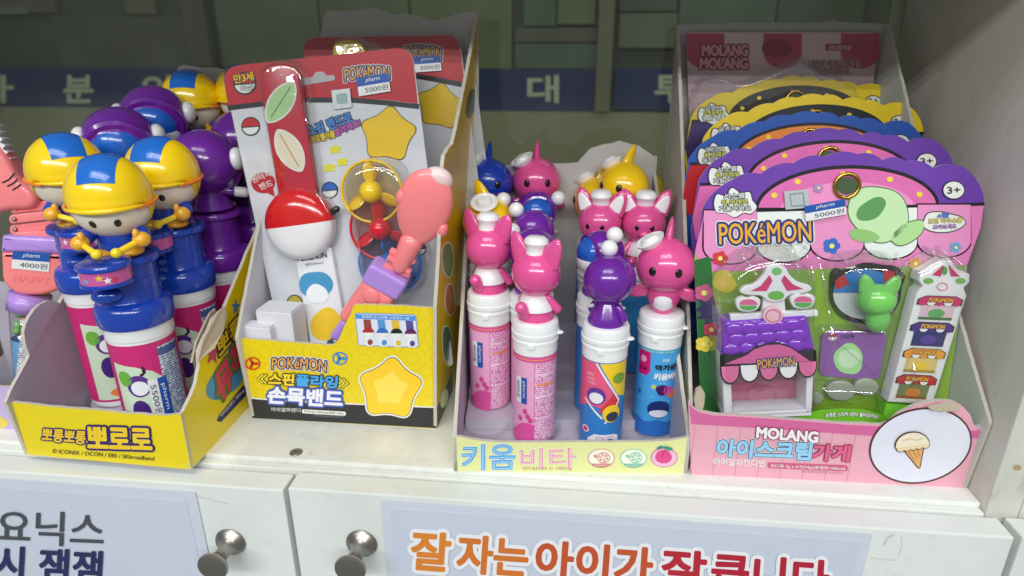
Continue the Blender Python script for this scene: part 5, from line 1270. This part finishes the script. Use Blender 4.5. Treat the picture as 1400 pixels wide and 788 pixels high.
# ================================================================== scalloped cards in the pink carton
OUT1 = [(961, 279), (964, 262), (980, 250), (1024, 244), (1055, 231), (1089, 223), (1126, 214), (1169, 211), (1203, 218), (1238, 221), (1264, 229), (1298, 227), (1324, 231), (1341, 244), (1346, 262)]
SC = [(961, 284), (1000, 247), (1040, 238), (1085, 223), (1128, 214), (1172, 211), (1206, 219), (1240, 221), (1276, 230), (1318, 229), (1345, 270)]
def scallop(pts, bulge):
    out = []
    for i in range(len(pts) - 1):
        a, b = Vector(pts[i]), Vector(pts[i + 1]); d = b - a; n = Vector((d.y, -d.x)).normalized()
        for j in range(7): t = j / 7; out.append(tuple(a + d * t + n * bulge * 4 * t * (1 - t)))
    return out + [tuple(pts[-1])]
def toy_card(label, pl, q, body, arch, inner, low, cloud_txt):
    t = thing('toy_card', label, 'toy pack', pl.hit(*q((1130, 590))), 0, 'scalloped toy cards')
    top = scallop(SC, 5)
    o = [q(p) for p in top + [(1345, 290), (1324, 360), (1296, 540), (1290, 600), (968, 592), (957, 520), (949, 356)]]
    bd = slab('card_board', [pl.hit(*p) for p in o], pl.n, .0009, ink(body), t, INNER_WHITE, INNER_WHITE)
    P_ = lambda n, pts, c, l: patch(n, pl, [q(p) for p in pts], ink(c), bd, l)
    S_ = lambda n, pts, w_, c, l: stroke(n, pl, [q(p) for p in pts], w_, ink(c), bd, l)
    P_('printed_arch', ell(1158, 284, 126, 58, 40, -.03, PI, 2 * PI), (24, 20, 26), 1)
    P_('printed_arch', ell(1158, 286, 122, 55, 40, -.03, PI, 2 * PI), arch, 2)
    P_('printed_arch', ell(1158, 287, 92, 38, 40, -.03, PI, 2 * PI), inner, 3)
    for a in (-2.75, -2.25, -1.62, -1.0, -.42): P_('printed_dot', ell(1158 + 108 * math.cos(a), 285 + 47 * math.sin(a), 4.2, 3.8, 16), (246, 216, 60), 4)
    P_('printed_band', [(963, 290), (1345, 279), (1340, 312), (1322, 362), (955, 372), (951, 340)], low, 3)
    S_('printed_line', [(963, 290), (1150, 285), (1345, 279)], 4, (24, 20, 26), 5)
    for k, (cx, cy) in enumerate(((1003, 277),)):
        cl = [q(p) for p in trace([(976, 279), (980, 266), (992, 268), (1000, 257), (1012, 264), (1024, 263), (1028, 274), (1034, 283), (1026, 292), (1016, 291), (1004, 297), (992, 291), (980, 290)], 5)]
        patch('printed_cloud', pl, grow(cl, 1.5), ink((30, 30, 60)), bd, 6); patch('printed_cloud', pl, cl, WH, bd, 7)
    for k, tx in enumerate(cloud_txt):
        y0 = 272 + 8.5 * k; x0 = 989 - 3 * k
        lettering(pl, tx, q((x0, y0)), q((1018 + 4 * k, y0 - 1.5)), 7, ink((236, 236, 120) if k == 1 else (240, 240, 240)), bd, 9, .012, ink((30, 50, 40)), .13)
    gx = pl.hit(*q((1157, 254)), .0012); rr_ = (pl.hit(*q((1174, 254))) - pl.hit(*q((1157, 254)))).length
    Uc = (pl.hit(*q((1190, 253))) - pl.hit(*q((1157, 254)))).normalized(); Vc = pl.n.cross(Uc)
    pipe('eyelet', [gx + (Uc * math.cos(a) + Vc * math.sin(a)) * rr_ for a in [2 * PI * i / 32 for i in range(32)]], rr_ * .16, mat('brass', (196, 160, 70), .22, .1, 300, metal=1), t, 10, False, True)
    patch('eyelet_opening', pl, [q(p) for p in ell(1157, 254, 14, 12)], ink((70, 90, 60)), bd, 6)
    bx = [q(p) for p in ell(1303, 260, 14, 11.5)]
    patch('printed_badge', pl, grow(bx, 1.4), BLK, bd, 5); patch('printed_badge', pl, bx, WH, bd, 6); lettering(pl, '3+', q((1294, 265)), q((1312, 264)), 9, BLK, bd, 7, .02)
    return t, bd
def mplane(y0, lean): return Plane((.36, y0, .03), (0, -1, lean))
MC1 = mplane(.072, .13)
pw = (108, 60, 168)
t1, bd1 = toy_card('purple scalloped toy card with house and tower in a clear blister, nearest the front', MC1, lambda p: p, pw, (226, 110, 178), (240, 150, 200), (232, 130, 190), ('시소를', '위,아래로', '기울여봐요'))
def qm(cx, cy, s, rot=0):   # shift the front card's outline so that its crown lands at (cx, cy)
    return lambda p: (cx + (p[0] - 1165) * s - (p[1] - 211) * rot, cy + (p[1] - 211) * s + (p[0] - 1165) * rot)
for lab, cx, cy, s, y0, body, arch, inner, low, ct in (
    ('purple scalloped toy card, second from the front', 1140, 178, .91, .104, pw, (226, 110, 178), (240, 150, 200), (226, 110, 178), ('시소를', '위,아래로', '기울여봐요')),
    ('blue scalloped toy card with orange arch, third from the front', 1113, 155, .845, .136, (30, 84, 178), (240, 140, 60), (246, 160, 90), (200, 30, 40), ('브레이브 달창호를', '위,아래로', '움직여봐요')),
    ('yellow scalloped toy card with black arch, fourth from the front', 1120, 131, .785, .168, (240, 208, 30), (30, 26, 30), (60, 50, 60), (60, 40, 110), ('움켜쥔', '손을잡고', '흔들어요')),
    ('yellow scalloped toy card with black arch, rearmost of the row', 1092, 106, .73, .199, (240, 208, 30), (30, 26, 30), (70, 50, 100), (60, 40, 110), ('유령선', '모험을해요', '출발'))):
    toy_card(lab, mplane(y0, .13), qm(cx, cy, s, -.012), body, arch, inner, low, ct)
# --- details of the front card
def p1(n, pts, c, l): return patch(n, MC1, pts, ink(c), bd1, l)
p1('printed_ground', [(951, 340), (956, 372), (1322, 362), (1296, 540), (1290, 600), (968, 592), (957, 520), (949, 356)], (150, 190, 60), 1)
p1('printed_edge', [(949, 356), (972, 350), (985, 592), (968, 592), (957, 520)], (40, 110, 50), 4)
for k in range(5):
    x = 962 + k * 73; sc_ = [(x, 288 - k * 2)] + [(x + 36 + 36 * math.cos(a), 338 - k * 2.2 + 22 * math.sin(a)) for a in [PI - PI * i / 14 for i in range(15)]] + [(x + 72, 288 - k * 2)]
    p1('printed_awning', grow(sc_, 2.4), (24, 20, 26), 3); p1('printed_awning', sc_, (236, 150, 200) if k % 2 == 0 else (236, 240, 236), 6 - (k % 2))
for cx, cy, r, c in ((984, 353, 11, (214, 60, 70)), (1136, 336, 12, (60, 110, 200)), (1096, 247, 0, (0, 0, 0)), (962, 470, 12, (230, 210, 70)), (972, 450, 11, (206, 50, 90)), (962, 400, 13, (200, 90, 130)), (1305, 338, 8, (110, 170, 220)), (1118, 257, 7, (180, 140, 200)), (1250, 360, 9, (220, 150, 90))):
    for k in range(5):
        if r: p1('printed_petal', ell(cx + r * .55 * math.cos(k * 1.257), cy + r * .5 * math.sin(k * 1.257), r * .48, r * .44, 14), c, 7 + k % 5)
    if r: p1('printed_flower_centre', ell(cx, cy, r * .3, r * .28, 12), (250, 230, 120), 13)
p1('printed_bush', blob(990, 385, 16, 15, 2), (236, 214, 60), 4); p1('printed_burst', [(948, 400), (958, 402), (955, 394), (975, 404), (986, 440), (962, 444), (966, 436), (952, 436), (960, 428), (950, 424), (960, 416), (950, 408)], (56, 40, 96), 5)
# plain green leaf shapes standing in for the printed figure
for cx, cy, rx, ry, c, rt_, l in ((1200, 292, 42, 36, (200, 232, 180), .2, 9), (1190, 286, 22, 13, (96, 156, 90), -.5, 10), (1240, 318, 26, 12, (180, 222, 150), -.5, 9), (1180, 322, 20, 9, (150, 200, 120), .2, 10)):
    b_ = blob(cx, cy, rx, ry, int(cx), .05, rot=rt_)
    if rx > 25: p1('printed_leaf', grow(b_, 1.4), (70, 120, 70), l - 1)
    p1('printed_leaf', b_, c, l)
logo(MC1, (983, 334), (1108, 329), 28, bd1, 13, .0)
cl = trace([(1262, 302), (1268, 292), (1284, 290), (1298, 293), (1312, 297), (1318, 305), (1308, 313), (1292, 317), (1274, 316), (1262, 310)], 5)
patch('printed_cloud', MC1, grow(cl, 1.4), ink((30, 60, 40)), bd1, 8); patch('printed_cloud', MC1, cl, WH, bd1, 9)
lettering(MC1, '4종', (1280, 299), (1296, 297), 7, ink((110, 150, 230)), bd1, 11, .02, ink((30, 30, 60)), .07); lettering(MC1, '모형 하우스를', (1268, 306), (1314, 304), 7, ink((236, 226, 110)), bd1, 11, .02, ink((40, 40, 40)), .07); lettering(MC1, '모아보세요', (1274, 313.5), (1306, 312), 6, ink((200, 140, 220)), bd1, 11, .02, ink((40, 30, 60)), .07)
price(lift(MC1, .0030), ((1099, 282), (1155, 272), (1157, 293), (1102, 303)), '5000원', t1, 3)
hs = prism('security_seal', MC1, .0020, [(1072, 262), (1105, 259), (1107, 284), (1074, 287)], .0002, mat('foil', (206, 212, 214), .3, .3, 900, metal=.35), t1)
stroke('seal_print', lift(MC1, .0021), [(1080, 266), (1098, 264), (1100, 281), (1082, 282)], 1.5, ink((110, 130, 130)), hs, 1, True)
# house toy under the blister
WP, PUR = plastic((234, 232, 238), .3), plastic((132, 44, 200), .18)
hp = prism('house_floor', MC1, .0008, [(990, 500), (1108, 494), (1104, 565), (996, 569)], .0006, ink((206, 90, 130)), t1)
for n_, pts in (('house_wall', [(986, 486), (998, 486), (1002, 570), (990, 572)]), ('house_wall', [(1104, 482), (1114, 481), (1110, 564), (1101, 566)]), ('house_sill', [(989, 566), (1110, 560), (1110, 569), (990, 575)])):
    prism(n_, MC1, .022, pts, .021, WP, t1, bev=.0008)
stroke('floor_print', lift(MC1, .0009), ell(1040, 540, 20, 13), 5, ink((184, 70, 112)), hp, 1, True)
prism('roof', MC1, .022, rquad([(990, 440), (1104, 432), (1116, 482), (986, 492)], 5), .019, PUR, t1, bev=.003)
RP = lift(MC1, .0225)
for r_ in range(3):
    for c_ in range(5):
        u, v_ = (c_ + .5 + (.25 if r_ % 2 else 0)) / 5.3, (r_ + .5) / 3
        x = 992 + u * 112 + (v_ - .5) * (u - .45) * 16; y = 444 + v_ * 42 - u * 8
        ball('roof_tile', RP.hit(x, y), (.0062, .0020, .0048), PUR, t1, Plane((0, 0, 0), MC1.n).n.to_track_quat('-Y', 'Z').to_matrix() @ Matrix.Rotation(.15 * random.uniform(-1, 1), 3, 'Y'), False, 16, 8)
aw = [(985, 486), (1020, 484), (1030, 476), (1048, 470), (1066, 469), (1082, 474), (1092, 481), (1116, 479), (1117, 500)]
lower = []
for k in range(5):
    cx = 1104 - k * 26.5; lower += [(cx + 13 * math.cos(a), 500 + k * 2.3 + 17 * math.sin(a)) for a in [PI * i / 8 for i in range(9)]]
ap = prism('awning_sign', MC1, .0255, aw + lower, .0025, plastic((30, 24, 30), .25), t1)
AP = lift(MC1, .0256)
patch('sign_print', AP, grow(aw[1:-2] + [(1108, 496), (990, 500)], -2), ink((214, 96, 156)), ap, 1)
for k in range(5):
    cx = 1104 - k * 26.5; patch('sign_scallop', AP, [(cx + 12, 494 + k * 1.6)] + [(cx + 11.4 * math.cos(a), 500 + k * 2.2 + 14.5 * math.sin(a)) for a in [PI * i / 10 for i in range(11)]] + [(cx - 12, 495 + k * 1.6)], ink((222, 110, 160) if k % 2 == 0 else (240, 238, 240)), ap, 2)
logo(AP, (1036, 504), (1086, 500), 12, ap, 6, .08, wh=False)
# see-saw sign above the roof
prism('seesaw_bar', MC1, .020, rquad([(998, 430), (1118, 424), (1119, 433), (999, 440)], 2), .004, WP, t1, bev=.0008)
prism('sign_post', MC1, .019, rquad([(1046, 395), (1072, 394), (1076, 452), (1036, 455), (1042, 425)], 2), .004, WP, t1, bev=.0006)
rs = prism('sign_roof', MC1, .0215, trace([(1012, 400), (1018, 392), (1032, 388), (1044, 376), (1050, 365), (1062, 361), (1074, 366), (1080, 376), (1092, 386), (1106, 390), (1110, 397), (1096, 402), (1080, 404), (1070, 412), (1052, 413), (1040, 405), (1024, 404)], 4), .004, WP, t1, bev=.001)
SPp = lift(MC1, .0216)
patch('sign_print', SPp, [(1026, 398), (1040, 391), (1052, 376), (1056, 384), (1048, 398)], ink((206, 50, 110)), rs, 2); patch('sign_print', SPp, [(1072, 376), (1084, 389), (1098, 395), (1076, 398), (1068, 384)], ink((206, 50, 110)), rs, 2)
patch('sign_print', SPp, ell(1062, 371, 7, 5), ink((120, 190, 110)), rs, 2); patch('sign_print', SPp, ell(1061, 404, 11, 6), ink((104, 180, 70)), rs, 2)
for cx, cy in ((1023, 416), (1098, 412)):
    cp = prism('seesaw_cup', MC1, .0225, trace([(cx - 17, cy - 4), (cx - 8, cy - 10), (cx, cy - 8), (cx + 8, cy - 10), (cx + 17, cy - 5), (cx + 13, cy + 7), (cx, cy + 11), (cx - 13, cy + 8)], 4), .004, WP, t1, bev=.0008)
    patch('cup_print', lift(MC1, .0226), ell(cx, cy + 2, 12, 6.5, 30, 0, 0, PI), ink((90, 170, 80)), cp, 2); patch('cup_print', lift(MC1, .0226), ell(cx, cy + 1, 12.5, 8, 30, 0, PI, 2 * PI), ink((222, 100, 150)), cp, 2)
dc = prism('sign_disc', MC1, .024, ell(1057, 432, 14, 12, 28), .004, plastic((240, 190, 206), .3), t1, bev=.0006)
stroke('disc_print', lift(MC1, .0241), ell(1057, 432, 10, 8.5, 28), 1.6, ink((214, 110, 150)), dc, 2, True)
# printed dark oval, small green figure and purple print card
b_ = trace([(1133, 378), (1140, 366), (1152, 368), (1180, 359), (1208, 362), (1224, 364), (1236, 376), (1232, 392), (1228, 414), (1212, 434), (1180, 442), (1150, 434), (1134, 412)], 5)
p1('printed_oval', b_, (24, 22, 28), 9); p1('printed_oval', ell(1182, 402, 44, 34), (224, 226, 232), 10); p1('printed_oval', ell(1182, 400, 44, 32, 40, 0, PI, 2 * PI), (50, 130, 210), 11); p1('printed_oval', [(1140, 384), (1152, 374), (1160, 388), (1142, 396)], (206, 40, 50), 12); p1('printed_oval', [(1206, 366), (1222, 372), (1220, 388), (1206, 384)], (206, 40, 50), 12)
GRN = plastic((120, 206, 96), .22); fc = lift(MC1, .012).hit(1198, 410)
gh = ball('figurine_head', fc, (.0125, .0105, .0110), GRN, t1, None, False, 26, 18)
for s in (-1, 1): e_ = conc('figurine_ear', fc + Vector((s * .0070, 0, .0070)), fc + Vector((s * .0110, 0, .0175)), .0055, .5, GRN, gh); e_.data.transform(Matrix.Translation(-org(gh)))
bb_ = lift(MC1, .011).hit(1200, 436); ball('figurine_body', bb_, (.0078, .0068, .0098), GRN, t1, None, False, 20, 14)
pcd = prism('print_card', MC1, .0026, rquad([(1124, 458), (1138, 451), (1208, 454), (1212, 462), (1202, 516), (1194, 520), (1124, 514), (1120, 506)], 6), .0006, ink((146, 92, 168)), t1)
PCp = lift(MC1, .0027)
patch('card_print', PCp, ell(1138, 461, 6, 4.6, 24, 0, PI, 2 * PI), ink((200, 40, 50)), pcd, 2); patch('card_print', PCp, ell(1138, 461, 6, 4.6, 24, 0, 0, PI), WH, pcd, 2); lettering(PCp, '나오하', (1150, 464), (1168, 463), 6, ink((40, 24, 50)), pcd, 2, .015)
patch('card_print', PCp, blob(1160, 491, 21, 20, 6, .06), ink((170, 226, 150)), pcd, 2); patch('card_print', PCp, blob(1160, 490, 15, 13, 9, .05), ink((206, 236, 196)), pcd, 3)
# tall tower strip
tw = trace([(1256, 380), (1264, 366), (1280, 362), (1291, 354), (1304, 357), (1312, 368), (1328, 374), (1326, 388), (1312, 398)], 3)
tower = prism('tower_strip', MC1, .014, [(1262, 392), (1256, 384), (1260, 372), (1274, 366), (1283, 360), (1292, 355), (1302, 358), (1310, 368), (1326, 375), (1326, 386), (1318, 394), (1322, 404), (1275, 554), (1214, 550), (1254, 400)], .012, plastic((238, 236, 238), .3), t1, bev=.0008)
TPp = lift(MC1, .0141)
TL_, TR2, BR2, BL2 = Vector((1258, 402)), Vector((1317, 404)), Vector((1270, 548)), Vector((1219, 545))
T_ = lambda u, v_: tuple(TL_.lerp(TR2, u).lerp(BL2.lerp(BR2, u), v_))
for k, (ac, sc1, sc2) in enumerate((((206, 44, 110), (226, 190, 206), (100, 170, 100)), ((70, 40, 130), (40, 44, 110), (90, 60, 150)), ((240, 160, 40), (226, 196, 120), (240, 200, 60)), ((196, 34, 44), (120, 130, 90), (214, 130, 60)))):
    v0 = k * .25 + .015
    patch('tower_scene', TPp, [T_(.1, v0 + .04), T_(.9, v0 + .04), T_(.9, v0 + .225), T_(.1, v0 + .225)], ink(sc1), tower, 1)
    patch('tower_scene', TPp, [T_(.5 + .2 * math.cos(a * .4), v0 + .165 + .045 * math.sin(a * .4)) for a in range(16)], ink(sc2), tower, 2)
    patch('tower_scene', TPp, [T_(.1, v0 + .20), T_(.9, v0 + .20), T_(.9, v0 + .225), T_(.1, v0 + .225)], ink(tuple(int(c * .7) for c in sc2)), tower, 3)
    aw_ = [T_(.0, v0 + .035), T_(.15, v0 + .005), T_(.85, v0 + .005), T_(1.0, v0 + .035), T_(1.0, v0 + .075)]
    patch('tower_awning', TPp, grow([T_(-.03, v0 + .03), T_(.15, v0 - .004), T_(.85, v0 - .004), T_(1.03, v0 + .03), T_(1.03, v0 + .085), T_(-.03, v0 + .085)], 0), ink((36, 24, 36)), tower, 4)
    patch('tower_awning', TPp, [T_(.0, v0 + .034), T_(.16, v0 + .002), T_(.84, v0 + .002), T_(1, v0 + .034), T_(1, v0 + .06), T_(0, v0 + .06)], ink(ac), tower, 5)
    for j in range(5): patch('tower_scallop', TPp, [T_(j / 5, v0 + .06)] + [T_(j / 5 + .1 - .1 * math.cos(a * .52), v0 + .062 + .028 * math.sin(a * .52)) for a in range(7)] + [T_((j + 1) / 5, v0 + .06)], ink(ac if j % 2 == 0 else (240, 238, 236)), tower, 6)
    lettering(TPp, 'POKéMON', T_(.22, v0 + .052), T_(.78, v0 + .052), 1, GOLD, tower, 8, .04, BLK, .1, tl=T_(.22, v0 + .015))
for pts, c in (([(1274, 376), (1290, 362), (1286, 378)], (206, 50, 100)), ([(1296, 362), (1312, 378), (1300, 378)], (206, 50, 100)), (ell(1269, 384, 7, 4), (120, 180, 90)), (ell(1313, 384, 7, 4), (120, 180, 90)), (ell(1291, 370, 4, 6), (90, 160, 80))):
    patch('tower_print', TPp, pts, ink(c), tower, 3)
stroke('tower_print', TPp, ell(1288, 392, 7, 5, 20), 1.2, ink((226, 120, 150)), tower, 3, True)
prism('tower_foot', MC1, .013, [(1212, 552), (1276, 556), (1268, 580), (1206, 577)], .012, plastic((130, 214, 60), .3), t1)
# green printed arc low on the card, drawn along the carton edge
arc = [(1070, 577), (1100, 567), (1120, 561), (1150, 559), (1180, 560), (1205, 567), (1222, 579), (1216, 592), (1070, 590)]
ga = prism('green_label', MC1, .018, arc, .0006, ink((112, 182, 40)), t1)
lettering(lift(MC1, .0181), '포켓몬 스티커 4장이 들어있어요!', (1128, 571), (1200, 573), 6, WH, ga, 4, .03, ink((30, 60, 20)), .08, arch=.5)
for x, y, r in ((1150, 535, 20), (1185, 530, 17), (1115, 545, 12)): prism('sticker_roll', MC1, .006, ell(x, y, r, r * .7, 24), .005, plastic((150, 156, 140), .3), t1, bev=.001)
# clear blister shells
for pts, o_ in ((rquad([(974, 398), (1010, 352), (1080, 336), (1128, 372), (1128, 470), (1122, 578), (984, 584)], [20, 20, 20, 20, 8, 10, 10], 6), .027), (trace([(1138, 380), (1160, 352), (1230, 352), (1244, 390), (1232, 440), (1212, 462), (1180, 458), (1150, 430)], 5), .020), (rquad([(1248, 366), (1290, 342), (1336, 366), (1336, 392), (1284, 566), (1208, 562)], 8, 5), .017), (rquad([(1120, 446), (1222, 446), (1210, 524), (1112, 524)], 8, 5), .0065), (rquad([(1116, 526), (1208, 528), (1222, 560), (1214, 584), (1108, 580)], 10, 5), .012)):
    prism('blister', MC1, o_, pts, o_ - .0012, CLEAR3, t1, bev=.0045, taper=min(.007, o_ * .35))
for x0, y0, x1, y1 in ((1012, 345, 1030, 378), (1030, 340, 1040, 368), (1080, 334, 1079, 366), (1098, 336, 1100, 376), (1116, 344, 1114, 388), (1150, 350, 1164, 372), (1226, 346, 1214, 372), (1262, 336, 1292, 362), (1280, 336, 1300, 362), (1240, 452, 1232, 520), (978, 420, 990, 470), (1128, 404, 1126, 470)):
    pipe('blister_rib', [MC1.hit(x0, y0, .002), MC1.hit((x0 * 2 + x1) / 3, (y0 * 2 + y1) / 3, .009), MC1.hit((x0 + 2 * x1) / 3, (y0 + 2 * y1) / 3, .015), MC1.hit(x1, y1, .019)], [.0012, .0019, .0019, .0010], CLEAR3, t1, 12, False)
slab('clear_sheet', [lift(MC1, .0010 + .0012).hit(*p) for p in [(958, 372), (1320, 364), (1292, 590), (970, 586)]], MC1.n, .0002, CLEAR, t1)

# large pale card at the back of the pink carton
MBK = Plane((.36, .2335, .2), (0, -1, .03))
t = thing('backing_card', 'large faded pink toy card under clear plastic standing against the back wall', 'toy pack', MBK.hit(1080, 330))
bd = slab('card_board', [MBK.hit(*p) for p in rquad([(938, 44), (1200, 44), (1178, 330), (948, 330)], [8, 16, 2, 2])], MBK.n, .0009, ink((206, 176, 184)), t, INNER_WHITE, INNER_WHITE)
for k in range(5):
    x = 938 + k * 53; patch('printed_awning', MBK, [(x, 46), (x + 52, 46)] + [(x + 26 + 26 * math.cos(a), 72 + 22 * math.sin(a)) for a in [PI * i / 12 for i in range(13)]], ink((186, 80, 110) if k % 2 == 0 else (216, 190, 196)), bd, 1)
for k, y in enumerate((76, 94)): lettering(MBK, 'MOLANG', (960 - 3 * k, y), (1022, y), 14, ink((214, 150, 166)), bd, 5, .05, ink((120, 56, 70)), .13)
patch('printed_shape', MBK, blob(1062, 66, 20, 13, 4, .05), ink((150, 60, 80)), bd, 2)
patch('printed_pill', MBK, rquad([(1128, 60), (1168, 60), (1168, 70), (1128, 70)], 4), ink((170, 70, 100)), bd, 2); lettering(MBK, '만3세이상', (1133, 69), (1164, 69), 7, ink((226, 206, 210)), bd, 3, .02)
lettering(MBK, '나만의 아이스크림을', (1106, 94), (1176, 92), 11, ink((206, 160, 172)), bd, 4, .02, ink((120, 60, 80)), .07); lettering(MBK, '만들어봐요', (1114, 104), (1162, 102), 10, ink((206, 160, 172)), bd, 4, .02, ink((120, 60, 80)), .07)
prism('blister', MBK, .010, trace([(950, 120), (975, 104), (1010, 112), (1060, 92), (1095, 80), (1130, 96), (1160, 108), (1180, 130), (1176, 200), (950, 200)], 5), .009, CLEAR3, t, bev=.003, taper=.004)
